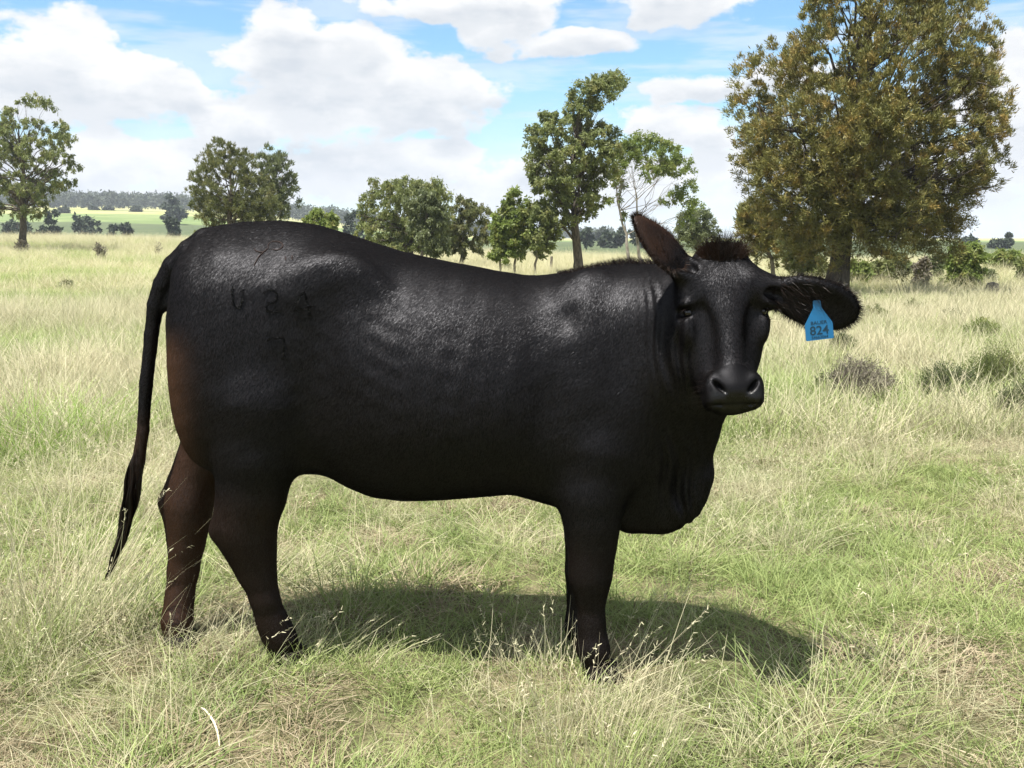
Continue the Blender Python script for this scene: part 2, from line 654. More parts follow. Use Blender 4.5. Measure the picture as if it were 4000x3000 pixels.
def scatter(name, label, pts, idx, rot, scl):
    me = bpy.data.meshes.new(name)
    me.vertices.add(len(pts))
    me.vertices.foreach_set('co', np.asarray(pts, np.float32).ravel())
    a = me.attributes.new('idx', 'INT', 'POINT'); a.data.foreach_set('value', np.asarray(idx, np.int32))
    a = me.attributes.new('rot', 'FLOAT_VECTOR', 'POINT'); a.data.foreach_set('vector', np.asarray(rot, np.float32).ravel())
    a = me.attributes.new('scl', 'FLOAT', 'POINT'); a.data.foreach_set('value', np.asarray(scl, np.float32))
    ob = bpy.data.objects.new(name, me)
    COL.objects.link(ob)
    md = ob.modifiers.new("scatter", 'NODES')
    md.node_group = SCATTER
    return tag(ob, label, None, None, "stuff")


def fan_points(y0, y1, dens, rng, margin=0.62):
    """points spread evenly over the wedge of paddock between two depths"""
    area = margin * (y1 * y1 - y0 * y0)
    n = int(area * dens)
    y = np.sqrt(y0 * y0 + (y1 * y1 - y0 * y0) * rng.random(n))
    x = (rng.random(n) * 2 - 1) * (margin * y + 0.5)
    return x, y


def paddock_edge(x, y):
    return 100.0 - 32.0 * sstep(-0.25, 0.30, x / np.maximum(y, 1.0))


x, y = fan_points(2.0, 7.5, 120, rg)
dry = vnoise(x, y, 0.9, 3) * 0.6 + vnoise(x, y, 2.7, 4) * 0.4
dry = dry + 0.16 * sstep(4.5, 7.5, y) + 0.10 * sstep(-0.4, -1.2, x) * sstep(5.5, 3.5, y) - 0.05
r1 = rg.random(len(x))
idx = np.where(dry + (r1 - .5) * .5 > .63, rg.choice(STRAW_IDX, len(x)), rg.choice(GREEN_IDX, len(x)))
beside = np.abs(y - 3.5) < 1.0
tall = (rg.random(len(x)) < np.where(dry > .5, .11, .03) * np.where((y < 4.6) & (np.abs(x) < 1.5), .25, 1.0)) & (y > 3.0)
thatch = rg.random(len(x)) < .06 + .45 * sstep(.56, .72, vnoise(x, y, 2.1, 15))
idx = np.where(thatch, rg.choice(THATCH_IDX, len(x)), idx)
idx = np.where(tall, rg.choice(TALL_IDX, len(x)), idx)
scl = 0.60 + 0.55 * rg.random(len(x)) + 0.9 * np.clip(vnoise(x, y, 1.6, 12) - .5, 0, 1)
scl *= 1 - .22 * np.exp(-((x + .35) / 1.3) ** 4 - ((y - 3.5) / .75) ** 4)
rot = np.stack([rg.normal(0, .12, len(x)), rg.normal(0, .12, len(x)), rg.random(len(x)) * 6.283], 1)
scatter("meadow_grass", "short green and straw coloured grass round the cow", np.stack([x, y, height(x, y)], 1), idx, rot, scl)

x, y = fan_points(7.5, 26, 26, rg)
dry = vnoise(x, y, 0.35, 5) * 0.6 + vnoise(x, y, 1.1, 6) * 0.4 + 0.16 * sstep(8, 22, y)
r1 = rg.random(len(x))
idx = np.where(dry + (r1 - .5) * .45 > .54, rg.choice(FAR_IDX + TALL_IDX[:2] + STRAW_IDX[:1], len(x)), rg.choice(FARG_IDX + GREEN_IDX[:1], len(x)))
scl = 0.70 + 0.5 * rg.random(len(x)) + 0.6 * np.clip(vnoise(x, y, .8, 13) - .5, 0, 1)
rot = np.stack([rg.normal(0, .10, len(x)), rg.normal(0, .10, len(x)), rg.random(len(x)) * 6.283], 1)
scatter("paddock_grass", "knee high yellowing grass behind the cow", np.stack([x, y, height(x, y)], 1), idx, rot, scl)

x, y = fan_points(26, 104, 2.6, rg, 0.58)
keep = y < paddock_edge(x, y)
x, y = x[keep], y[keep]
dry = vnoise(x, y, 0.12, 7) * 0.6 + vnoise(x, y, 0.5, 8) * 0.4
idx = np.where(dry + (rg.random(len(x)) - .5) * .4 > .36, rg.choice(FAR_IDX, len(x)), rg.choice(FARG_IDX, len(x)))
scl = 0.9 + 0.8 * rg.random(len(x)) + 0.5 * sstep(40, 90, y)
rot = np.stack([rg.normal(0, .08, len(x)), rg.normal(0, .08, len(x)), rg.random(len(x)) * 6.283], 1)
scatter("distant_grass", "pale ripe grass reaching back to the fields", np.stack([x, y, height(x, y)], 1), idx, rot, scl)

# ------------------------------------------------------------------ trees
def leaf_material(name, dark, light, warm=None, trans=0.48, rough=0.5):
    m, t, o = material(name)
    pos = position()
    patch = noise(pos, 0.9, 3.0, 0.6)
    v = (attr("t") * 0.7 + (patch - 0.5) * 0.9 + 0.15).clamp()
    col = mixrgb(v, dark, light)
    if warm:
        col = mixrgb(noise(pos, 2.1, 3.0).ramp(0.45, 0.7) * attr("t"), col, warm)
    d = node("ShaderNodeBsdfPrincipled", Base_Color=col, Roughness=rough)
    d.inputs['Specular IOR Level'].default_value = 0.35
    tr = node("ShaderNodeBsdfTranslucent", Color=col)
    mx = S.tree.nodes.new("ShaderNodeMixShader")
    mx.inputs[0].default_value = trans
    t.links.new(d.outputs[0], mx.inputs[1])
    t.links.new(tr.outputs[0], mx.inputs[2])
    t.links.new(mx.outputs[0], o.inputs[0])
    return m


def bark_material(name, a, b):
    m, t, o = material(name)
    pos = position()
    mp = node("ShaderNodeMapping", Vector=pos)
    mp.inputs['Scale'].default_value = (1, 1, 0.25)
    nz = noise(mp.outputs[0], 18.0, 5.0, 0.65)
    col = mixrgb(nz.ramp(0.3, 0.7), a, b)
    p = node("ShaderNodeBsdfPrincipled", Base_Color=col, Roughness=0.9)
    bp = node("ShaderNodeBump", Height=nz, Strength=0.8, Distance=0.04)
    t.links.new(bp.outputs[0], p.inputs['Normal'])
    t.links.new(p.outputs[0], o.inputs[0])
    return m


L_GUM = leaf_material("gum_leaves", (0.095, 0.125, 0.038), (0.245, 0.280, 0.105), (0.30, 0.285, 0.115))
L_BRIGHT = leaf_material("bright_leaves", (0.100, 0.150, 0.030), (0.23, 0.285, 0.080), (0.28, 0.26, 0.09))
L_OLIVE = leaf_material("olive_leaves", (0.080, 0.098, 0.034), (0.180, 0.195, 0.074), (0.21, 0.185, 0.08))
L_GREY = leaf_material("grey_green_leaves", (0.080, 0.105, 0.046), (0.18, 0.205, 0.095), None)
L_OAK = leaf_material("rusty_needles", (0.075, 0.090, 0.024), (0.235, 0.215, 0.062), (0.350, 0.220, 0.062), 0.16, 0.6)
L_DARK = leaf_material("far_dark_leaves", (0.022, 0.036, 0.020), (0.055, 0.075, 0.038), None, 0.15, 0.7)
L_RIDGE = leaf_material("ridge_leaves", (0.036, 0.050, 0.030), (0.075, 0.090, 0.055), None, 0.15, 0.8)
L_SHRUB = leaf_material("shrub_leaves", (0.060, 0.085, 0.030), (0.13, 0.16, 0.065), (0.13, 0.11, 0.06))
L_TWIG = leaf_material("dry_twigs", (0.10, 0.085, 0.06), (0.21, 0.19, 0.15), None, 0.1, 0.8)
B_DARK = bark_material("dark_bark", (0.030, 0.024, 0.018), (0.11, 0.09, 0.068))
B_PALE = bark_material("pale_bark", (0.13, 0.115, 0.09), (0.33, 0.30, 0.25))
B_GREY = bark_material("grey_bark", (0.07, 0.06, 0.05), (0.20, 0.175, 0.145))


def leaf_quads(c, along, length, width, rng, t_val):
    """diamond leaves: centre line direction, random roll"""
    n = len(c)
    side = unit(np.cross(along, rng.normal(0, 1, (n, 3))))
    l = (along * (length * (0.6 + 0.8 * rng.random(n)))[:, None])
    w = side * (width * (0.6 + 0.8 * rng.random(n)))[:, None] * 0.5
    V = np.stack([c, c + l * 0.45 + w, c + l, c + l * 0.45 - w], 1).reshape(-1, 3)
    Fq = np.arange(4 * n).reshape(-1, 4)
    return V, Fq, np.repeat(t_val, 4)


def curve_pts(a, b, sag, n=6, rng=None, wob=0.04):
    a, b = np.asarray(a), np.asarray(b)
    t = np.linspace(0, 1, n)[:, None]
    L = np.linalg.norm(b - a)
    p = a + (b - a) * t
    p[:, 2] += (np.sin(t[:, 0] * np.pi) * sag * L)
    if rng is not None:
        p[1:-1] += rng.normal(0, wob * L, (n - 2, 3))
    return p


def tree(name, label, px, Y, base_py, crown, clumps, clump_r, leaves, leaf, mats, trunk_r, seed, style='gum', group=None,
         depth=0.8, fork=0.35, stems=1, limb_n=26, top_trunk=0.8, lean=0.0, hollow=0.0, gap=0.0, extra=()):
    """crown: list of (photo y, left x, right x) outlining the crown at depth Y; leaf: (length, width) in metres"""
    rng = np.random.default_rng(seed)
    k_ = 1.09
    Y, clump_r, trunk_r, leaf = Y * k_, clump_r * k_, trunk_r * k_, (leaf[0] * k_, leaf[1] * k_)
    b = at(px, base_py, Y)
    zb = float(height(b[0], Y))
    base = np.array([b[0], Y, zb - 0.05])
    root = empty(name, (base[0], base[1], zb), label, "tree", group)
    ys = np.array([c[0] for c in crown], float)
    ls = np.array([c[1] for c in crown], float)
    rs = np.array([c[2] for c in crown], float)
    scale = Y / F_PX
    # clump hearts inside the outline
    cr_px = clump_r / scale
    C, R = [], []
    tries = 0
    while len(C) < clumps and tries < clumps * 60:
        tries += 1
        yy = rng.uniform(ys.min() + cr_px * 0.7, ys.max() - cr_px * 0.35)
        l, r = np.interp(yy, ys, ls), np.interp(yy, ys, rs)
        hw_ = max((r - l) / 2 - cr_px * 0.8, (r - l) * 0.12)
        if rng.random() > (hw_ + cr_px * .3) / ((rs - ls).max() / 2):
            continue
        ang = rng.random() * 2 * np.pi
        rad = math.sqrt(rng.random()) if rng.random() > 0.45 else 0.75 + 0.25 * rng.random()
        if rad < hollow:
            continue
        q = at((l + r) / 2 + hw_ * rad * math.cos(ang), yy, Y)
        q[1] += hw_ * rad * math.sin(ang) * scale * depth
        rr = clump_r * rng.uniform(0.65, 1.25)
        if all(np.linalg.norm((q - c2) / (0.5 * (rr + r2))) > 0.95 - 0.5 * tries / (clumps * 60) for c2, r2 in zip(C, R)):
            C.append(q); R.append(rr)
    for (ex, ey, er, *dd) in extra:
        C.append(at(ex, ey, Y + (dd[0] if dd else rng.normal(0, er * scale)))); R.append(er * scale * 1.25)
    C, R = np.array(C), np.array(R)
    ctr = C.mean(0)
    # wood
    wood = Bag()
    topz = at(px, ys.min(), Y)[2]
    H = topz - zb
    tops = []
    for s in range(stems):
        off = np.array([rng.normal(0, .5), rng.normal(0, .5), 0]) * (trunk_r * 2.2 if stems > 1 else 0)
        end = np.array([ctr[0] + lean * H * 0.2 + (rng.normal(0, .12) * H * (stems > 1)), Y + rng.normal(0, .04) * H * (1 + (stems > 1)), zb + H * top_trunk])
        pts = curve_pts(base + off, end, 0.0, 10, rng, 0.012)
        rad = trunk_r * (0.75 if stems > 1 else 1) * np.linspace(1.0, 0.12, 10)
        rad[0] *= 1.35
        wood.tube(pts, rad, 9, 0.5)
        tops.append((pts, rad))
    order = rng.permutation(len(C))[:limb_n]
    for i in order:
        pts, rad = tops[rng.integers(len(tops))]
        zt = zb + max(0.18 * H, (C[i][2] - zb) * rng.uniform(0.45, 0.85))
        k = int(np.clip(np.searchsorted(pts[:, 2], zt), 1, len(pts) - 2))
        lp = curve_pts(pts[k], C[i], rng.uniform(-.06, .05) if style != 'oak' else -.05, 6, rng, 0.035)
        r0 = min(rad[k] * 0.45, trunk_r * (0.24 if style == 'oak' else 0.34))
        wood.tube(lp, r0 * np.linspace(1, 0.15, 6), 5, 0.5)
        for _ in range(4):                                    # twigs
            kk = rng.integers(2, 6)
            e = C[i] + rng.normal(0, .5, 3) * R[i]
            wood.tube(curve_pts(lp[kk], e, 0.02, 4, rng, .06), r0 * 0.3 * np.linspace(1, .2, 4), 4, 0.5)
    wood.build("trunk", mats[1], root, True)
    # foliage
    bag = Bag()
    w = R ** 2
    cnt = rng.multinomial(leaves, w / w.sum())
    for c, r, n in zip(C, R, cnt):
        if n == 0:
            continue
        sub = max(3, int(n / 45))
        sd = unit(rng.normal(0, 1, (sub, 3)) + np.array([0, 0, .55]))
        sc = c + sd * (r * (0.62 + 0.42 * rng.random(sub)))[:, None] * np.array([1, 1, 1.4 if style == 'oak' else .8])
        pick = rng.integers(sub, size=n)
        if style == 'oak':                                    # sprays of needles rising and arching outward
            o_ = unit(sc - ctr * np.array([1, 1, 1]) + np.array([0, 0, 0.1]))
            p = sc[pick] + rng.normal(0, r * 0.10, (n, 3))
            al = unit(o_[pick] * 0.5 + np.array([0, 0, .6]) + rng.normal(0, .55, (n, 3)))
        elif style == 'droop':
            p = sc[pick] + rng.normal(0, r * 0.13, (n, 3)) * np.array([1, 1, 1.2])
            al = unit(np.array([0, 0, -0.9]) + rng.normal(0, .55, (n, 3)))
        else:
            p = sc[pick] + rng.normal(0, r * 0.13, (n, 3))
            al = unit(np.array([0, 0, -0.45]) + rng.normal(0, .8, (n, 3)))
        tv = np.clip(0.5 + rng.normal(0, .16, sub)[pick] + rng.normal(0, .14, n), 0, 1)
        bag.add(*leaf_quads(p, al, leaf[0], leaf[1], rng, tv))
    bag.build("crown", mats[0], root)
    return root


# gum at the far left of the paddock
tree("gum_tree", "broad light green gum with bare inner branches, alone at the paddock's left end", 92, 60, 955,
     [(355, 90, 170), (410, 20, 240), (500, -60, 300), (600, -120, 315), (700, -150, 322), (770, -140, 260), (850, -60, 190)],
     100, .48, 36000, (.165, .062), (L_GUM, B_DARK), .24, 21, 'droop', limb_n=60, hollow=.35)
# oaks and gums across the back of the paddock
tree("she_oak", "dense olive feathery tree rising behind the cow's rump", 905, 48, 960,
     [(545, 845, 905), (600, 790, 985), (680, 735, 1040), (760, 718, 1090), (840, 730, 1100), (905, 735, 1080)],
     80, .46, 40000, (.15, .035), (L_OLIVE, B_DARK), .22, 22, 'oak', limb_n=34)
tree("she_oak", "thin grey-green tree with pale limbs leaning from the dense olive tree", 1000, 51, 955,
     [(595, 985, 1060), (660, 990, 1150), (740, 1010, 1178), (800, 1030, 1182), (860, 1020, 1120)],
     22, .55, 9000, (.19, .045), (L_GREY, B_PALE), .13, 23, 'oak', lean=.3, limb_n=24)
tree("leafy_bush", "small bright yellow-green bush showing just over the cow's hip", 1250, 40, 985,
     [(812, 1215, 1290), (850, 1180, 1320), (900, 1170, 1335), (960, 1180, 1330)],
     16, .40, 6000, (.13, .07), (L_BRIGHT, B_GREY), .06, 24, stems=3, limb_n=10)
tree("gum_tree", "large round-crowned gum above the dip of the cow's back", 1600, 46, 1010,
     [(675, 1490, 1700), (720, 1430, 1770), (780, 1395, 1810), (850, 1380, 1810), (920, 1390, 1790), (985, 1420, 1740)],
     80, .48, 34000, (.145, .055), (L_GUM, B_DARK), .24, 25, 'droop', limb_n=34)
tree("gum_tree", "small silvery gum in front of the large round-crowned gum", 1640, 39, 1030,
     [(735, 1610, 1690), (790, 1575, 1745), (860, 1580, 1760), (930, 1590, 1770), (985, 1610, 1740)],
     40, .32, 14000, (.13, .06), (L_GREY, B_GREY), .09, 26, 'droop', limb_n=18)
tree("gum_tree", "weeping olive gum right of the round-crowned pair of gums", 1800, 47, 1010,
     [(760, 1790, 1855), (820, 1755, 1905), (880, 1735, 1930), (950, 1730, 1925), (1000, 1750, 1880)],
     30, .36, 10000, (.16, .055), (L_OLIVE, B_DARK), .12, 27, 'droop', limb_n=14)
for k, (tx, ty0, tl, tr_, sd, lab) in enumerate([
        (1955, 800, 1905, 2000, 28, "slim bright sapling at the outer end of the row of three saplings"),
        (2012, 745, 1930, 2090, 29, "middle sapling, tallest and fullest of the row of three saplings"),
        (2085, 770, 2020, 2200, 30, "dark leafy sapling with bent stem beside the tall gum's trunk")]):
    tree("gum_sapling", lab, tx, 35.5, 1062,
         [(ty0, tx - 15, tx + 20), (ty0 + 70, tl + 10, tr_ - 12), (880, tl, tr_), (960, tl + 8, tr_ - 5), (1010, tx - 40, tx + 45)],
         24, .32, 7500, (.13, .065), (L_BRIGHT if k < 2 else L_GUM, B_GREY), .055, sd, limb_n=18, group="saplings under the tall gum")
tree("gum_tree", "tall open gum with straight dark trunk, highest of the middle trees", 2256, 36, 1058,
     [(275, 2370, 2440), (330, 2270, 2430), (390, 2210, 2370), (450, 2110, 2400), (520, 2050, 2440), (600, 2030, 2430), (680, 2040, 2425),
      (760, 2060, 2400), (830, 2120, 2380), (890, 2150, 2330)],
     120, .34, 46000, (.115, .05), (L_GUM, B_DARK), .19, 31, 'gum', limb_n=52, top_trunk=.86, extra=((2400, 320, 45), (2360, 360, 50), (2290, 360, 45)))
tree("gum_tree", "yellow-green umbrella-crowned gum with bare fanning limbs", 2480, 39, 1040,
     [(530, 2430, 2560), (590, 2390, 2660), (660, 2380, 2700), (700, 2380, 2720)], 22, .36, 13000, (.12, .05), (L_BRIGHT, B_PALE), .11, 32, 'gum', limb_n=40, stems=2, top_trunk=.7,
     extra=((2420, 625, 42), (2440, 590, 40), (2490, 565, 46), (2545, 575, 46), (2600, 605, 46), (2645, 645, 44), (2675, 690, 40), (2405, 680, 36), (2420, 735, 34),
            (2590, 680, 34), (2600, 770, 30), (2650, 760, 36), (2690, 760, 40), (2700, 810, 36), (2680, 850, 30), (2400, 790, 26), (2430, 850, 20)))
tree("wattle_tree", "soft grey-green wattle behind the cow's poll", 2730, 45, 1010,
     [(810, 2700, 2760), (860, 2650, 2800), (920, 2620, 2830), (970, 2630, 2820)],
     20, .5, 9000, (.15, .05), (L_GREY, B_GREY), .10, 33, limb_n=12)
# the big rusty she-oak on the right and its neighbours
tree("she_oak", "huge rusty green she-oak towering over the right of the paddock", 3262, 24, 1128,
     [(-330, 3380, 3480), (-200, 3250, 3640), (-60, 3140, 3760), (60, 3080, 3880), (180, 3070, 3900), (260, 2985, 3880), (350, 2950, 3920), (430, 2880, 3950),
      (560, 2845, 3945), (680, 2850, 3920), (760, 2880, 3850), (850, 2950, 3760), (940, 3040, 3760), (990, 3060, 3730)],
     310, .38, 300000, (.105, .020), (L_OAK, B_DARK), .27, 34, 'oak', limb_n=90, top_trunk=.9, lean=.05,
     extra=((3100, 930, 75), (3200, 960, 70), (3320, 960, 75), (3560, 950, 80), (3650, 960, 75), (2920, 330, 60), (3000, 250, 55), (2890, 480, 60), (3250, 800, 80, -1.2), (3310, 900, 75, -1.0), (3190, 880, 75, -.9), (3400, 830, 80, -1.2),
            (3470, 920, 75, -.9), (3230, 700, 80, -1.4), (3330, 740, 80, -1.5), (3430, 700, 80, -1.5), (3130, 780, 75, -1.), (3300, 600, 85, -1.6), (3400, 540, 85, -1.6), (3260, 960, 60, -.7),
            (3640, 900, 80), (3710, 840, 80), (3680, 940, 60), (3120, 1000, 55), (3760, 760, 70)))
tree("she_oak", "dark slender she-oak crowding the left side of the huge she-oak", 3040, 29, 1092,
     [(800, 2890, 2980), (860, 2865, 3050), (930, 2870, 3080), (1000, 2920, 3090), (1030, 2960, 3080)],
     22, .40, 14000, (.16, .026), (L_OAK, B_GREY), .08, 35, 'oak', limb_n=16)
tree("she_oak", "grey-trunked young tree standing just behind the huge she-oak", 3126, 27, 1100,
     [(900, 3080, 3180), (960, 3050, 3220), (1010, 3060, 3230), (1040, 3090, 3200)],
     14, .33, 7000, (.14, .04), (L_OLIVE, B_GREY), .13, 36, 'oak', limb_n=10)
bush = [  # px, Y, base, crown, n, r, leaves, mats, seed, label, stems
    (3130, 33, 1085, [(985, 3080, 3200), (1040, 3060, 3240), (1080, 3070, 3230)], 14, .30, 5000, (L_GUM, B_GREY), 41, "low dark green shrub behind the young tree's grey trunk", 3),
    (3345, 30, 1115, [(1020, 3300, 3390), (1060, 3285, 3410), (1105, 3290, 3400)], 12, .26, 4500, (L_BRIGHT, B_GREY), 42, "low yellow-green shrub right beside the huge she-oak's trunk", 3),
    (3440, 31, 1118, [(1010, 3400, 3490), (1060, 3385, 3500), (1110, 3390, 3500)], 12, .26, 4500, (L_GUM, B_GREY), 43, "green shrub under the huge she-oak's low bough", 3),
    (3500, 33, 1115, [(980, 3470, 3540), (1040, 3450, 3560), (1100, 3465, 3550)], 12, .28, 3200, (L_GREY, B_GREY), 44, "tall twiggy grey shrub under the huge she-oak's right skirt", 4),
    (3595, 28, 1132, [(1000, 3580, 3620), (1060, 3560, 3640), (1125, 3565, 3640)], 12, .22, 2600, (L_TWIG, B_PALE), 45, "dead grey shrub with bleached twigs between the green shrubs", 5),
    (3560, 36, 1108, [(1030, 3520, 3590), (1070, 3510, 3600), (1100, 3520, 3590)], 8, .26, 2600, (L_BRIGHT, B_GREY), 46, "small bright shrub behind the dead grey shrub", 3),
    (3660, 34, 1112, [(960, 3630, 3690), (1030, 3620, 3700), (1090, 3630, 3690)], 10, .24, 1500, (L_GREY, B_GREY), 47, "thin bare-stemmed shrub left of the bright green thicket", 5),
    (3775, 29, 1135, [(945, 3730, 3830), (1000, 3690, 3850), (1060, 3690, 3855), (1120, 3710, 3850)], 30, .30, 11000, (L_BRIGHT, B_GREY), 48, "bright green leafy thicket right of the huge she-oak", 5),
    (3905, 40, 1098, [(975, 3880, 3960), (1010, 3845, 4010), (1050, 3850, 4010)], 18, .36, 7000, (L_BRIGHT, B_DARK), 49, "flat-topped small tree with twin dark trunks and yellow-green crown", 2),
    (4000, 32, 1120, [(1000, 3980, 4060), (1050, 3955, 4090), (1110, 3965, 4080)], 14, .3, 5000, (L_GUM, B_GREY), 50, "dense dark shrub beside the flat-topped small tree", 3),
    (3845, 31, 1125, [(1050, 3820, 3870), (1085, 3812, 3885), (1118, 3815, 3880)], 8, .22, 3000, (L_GREY, B_GREY), 51, "low pale shrub between bright thicket and flat-topped tree", 3)]
for (bx_, bY, bb, cr, n, r_, lv, mt, sd, lab, st) in bush:
    tree("leafy_bush", lab, bx_, bY, bb, cr, n, r_, lv, (.12, .055), mt, .05, sd, stems=st, limb_n=8, group="shrubs along the paddock's right edge")
# trees standing out in the fields beyond
FARS = [  # px, Y, base, top, half width px, mats, label, clumps
    (330, 230, 905, 838, 60, L_DARK, "dark tree in the field directly behind the left gum's trunk", 14),
    (70, 215, 912, 850, 60, L_DARK, "dark spreading tree left of the left gum's trunk in the field", 14),
    (205, 190, 915, 815, 32, L_DARK, "tall dark oval tree in the field right of the left gum", 12),
    (160, 195, 914, 870, 26, L_DARK, "short dark bush between the left gum and dark oval tree", 8),
    (440, 200, 908, 874, 22, L_DARK, "smaller of two round dark bushes side by side in the field", 7),
    (488, 200, 909, 872, 30, L_DARK, "larger of two round dark bushes side by side in the field", 8),
    (676, 175, 922, 838, 30, L_DARK, "upright dark bush beside the olive feathery tree", 12),
    (680, 330, 880, 770, 56, L_DARK, "dark flat-headed field tree above the upright dark bush", 16),
    (365, 470, 838, 812, 13, L_RIDGE, "left of two small lone trees on the ripe field", 6),
    (418, 470, 840, 810, 17, L_RIDGE, "right of two small lone trees on the ripe field", 6),
    (535, 450, 846, 812, 18, L_RIDGE, "pale scrubby lone tree on the ripe field", 7),
    (248, 420, 848, 815, 18, L_RIDGE, "grey round tree behind the dark oval tree", 7),
    (1385, 190, 925, 815, 48, L_DARK, "dark blue-green tree left of the round-crowned gum", 14),
    (2290, 190, 960, 890, 30, L_DARK, "dark tree showing beside the tall gum's trunk", 9),
    (2385, 210, 965, 898, 46, L_DARK, "round dark tree across the flat between the gums", 14),
    (2430, 240, 950, 885, 12, L_RIDGE, "thin tree poking up behind the round dark tree", 5),
    (2515, 200, 965, 872, 60, L_DARK, "dark tree behind the umbrella-crowned gum's trunk", 14),
    (2610, 260, 945, 910, 22, L_DARK, "small dark tree behind the cow's upright ear", 7),
    (3790, 210, 985, 925, 40, L_DARK, "dark clump of a tree far behind the bright thicket", 10),
    (3905, 200, 990, 935, 45, L_DARK, "dark tree under the bare snag far behind the flat-topped tree", 12),
    (3940, 200, 985, 905, 14, L_DARK, "gaunt snag with tufted top above the far dark trees", 5),
    (2340, 330, 945, 890, 30, L_RIDGE, "hazy tree far behind the tall gum's trunk", 8)]
for k, (fx, fY, fb, ft, fw, fm, lab, n) in enumerate(FARS):
    # stand them on the land: take the depth's own ground and keep the crown's height
    pxm = fY * 1.09 / F_PX
    gz = float(height((fx - 2000) * pxm, fY * 1.09))
    gp = HORIZON - (gz - CAM_H) / pxm
    fb = gp
    tree("field_tree", lab, fx, fY, fb, [(ft, fx - fw * .45, fx + fw * .45), (ft + (fb - ft) * .3, fx - fw * .95, fx + fw * .95),
                                        (ft + (fb - ft) * .6, fx - fw, fx + fw), (ft + (fb - ft) * .9, fx - fw * .75, fx + fw * .75)],
         n, fw * pxm * .38, 900 + n * 60, (.012 * fY * .30, .012 * fY * .17), (fm, B_DARK), max(fw * pxm * .09, .12), 60 + k,
         limb_n=5, group="trees scattered over the far fields", depth=.9)

# the wooded ridge: a far-off wood that reads as one mass
rng = np.random.default_rng(77)
n_t = 1500
a = rng.uniform(-0.62, 0.10, n_t)
yy = 690 + 330 * rng.random(n_t) ** 1.4 + 160 * sstep(-.05, .1, a) 
xx = a * yy
zz = height(xx, yy)
hh = rng.uniform(8, 14, n_t) * (1 - 0.25 * sstep(-.2, .05, a))
ww = hh * rng.uniform(.32, .5, n_t)
per = 60
c = np.repeat(np.stack([xx, yy, zz + hh * .62], 1), per, 0)
rad = np.repeat(np.stack([ww * .55, ww * .55, hh * .42], 1), per, 0)
d = unit(rng.normal(0, 1, (n_t * per, 3)))
p = c + d * rad * (0.5 + 0.5 * rng.random((n_t * per, 1)))
tv = np.repeat(rng.random(n_t), per) * .6 + .4 * rng.random(n_t * per)
bag = Bag()
bag.add(*leaf_quads(p, unit(rng.normal(0, 1, p.shape) + np.array([0, 0, -.3])), 1.9, 1.3, rng, tv))
for i in range(0, n_t, 1):
    if yy[i] < 760:
        bag.tube([(xx[i], yy[i], zz[i] - .3), (xx[i], yy[i], zz[i] + hh[i] * .6)], [.22, .1], 4, 0.9)
wood_o = bag.build("ridge_forest", L_RIDGE)
tag(wood_o, "grey-green gum forest along the low ridge", None, None, "stuff")

# ------------------------------------------------------------------ the cow: one continuous surface grown from a distance field
def mid_y(x):
    return 3.62 - 0.05 * x


def cp(px, py, dy=0.0):
    x = 0.0
    for _ in range(4):
        p = at(px, py, mid_y(x) + dy)
        x = p[0]
    return p


def axis(segments):
    out = []
    for a, b, h in segments:
        n = int(round((b - a) / h))
        out.append(a + (b - a) * np.arange(n) / n)
    return np.concatenate(out + [[segments[-1][1]]]).astype(np.float32)


GX = axis([(-1.56, 0.42, 0.0085), (0.42, 1.17, 0.005)])
GY = axis([(2.93, 3.30, 0.005), (3.30, 4.06, 0.0085)])
GZ = axis([(-0.02, 0.90, 0.0085), (0.90, 1.715, 0.005)])
FIELD = np.full((len(GX), len(GY), len(GZ)), 0.6, np.float32)


def window(lo, hi, m):
    sl = []
    for g, a, b in zip((GX, GY, GZ), lo, hi):
        i, j = np.searchsorted(g, a - m), np.searchsorted(g, b + m)
        sl.append(slice(max(i, 0), min(j, len(g))))
    sl = tuple(sl)
    return sl, GX[sl[0]][:, None, None], GY[sl[1]][None, :, None], GZ[sl[2]][None, None, :]


def blend(sl, d, k, cut=False):
    a = FIELD[sl]
    if cut:
        k = k * 1.5
        h = np.maximum(k - np.abs(a + d), 0) / k
        FIELD[sl] = np.maximum(a, -d) + h * h * h * k / 6
    else:
        k = k * 1.5
        h = np.maximum(k - np.abs(a - d), 0) / k
        FIELD[sl] = np.minimum(a, d) - h * h * h * k / 6


def ellipsoid(c, r, k=0.05, frame=None, cut=False):
    c, r = np.asarray(c, float), np.asarray(r, float)
    R = np.eye(3) if frame is None else np.asarray(frame, float)     # rows: the axes
    ext = np.sqrt(((R * r[:, None]) ** 2).sum(0))
    sl, X, Y, Z = window(c - ext, c + ext, k * 2.6 + 0.03)
    if 0 in (X.size, Y.size, Z.size):
        return
    X, Y, Z = X - c[0], Y - c[1], Z - c[2]
    q = [R[i, 0] * X + R[i, 1] * Y + R[i, 2] * Z for i in range(3)]
    k0 = np.sqrt(sum((q[i] / r[i]) ** 2 for i in range(3)))
    k1 = np.sqrt(sum((q[i] / r[i] ** 2) ** 2 for i in range(3))) + 1e-6
    blend(sl, (k0 * (k0 - 1) / k1).astype(np.float32), k, cut)


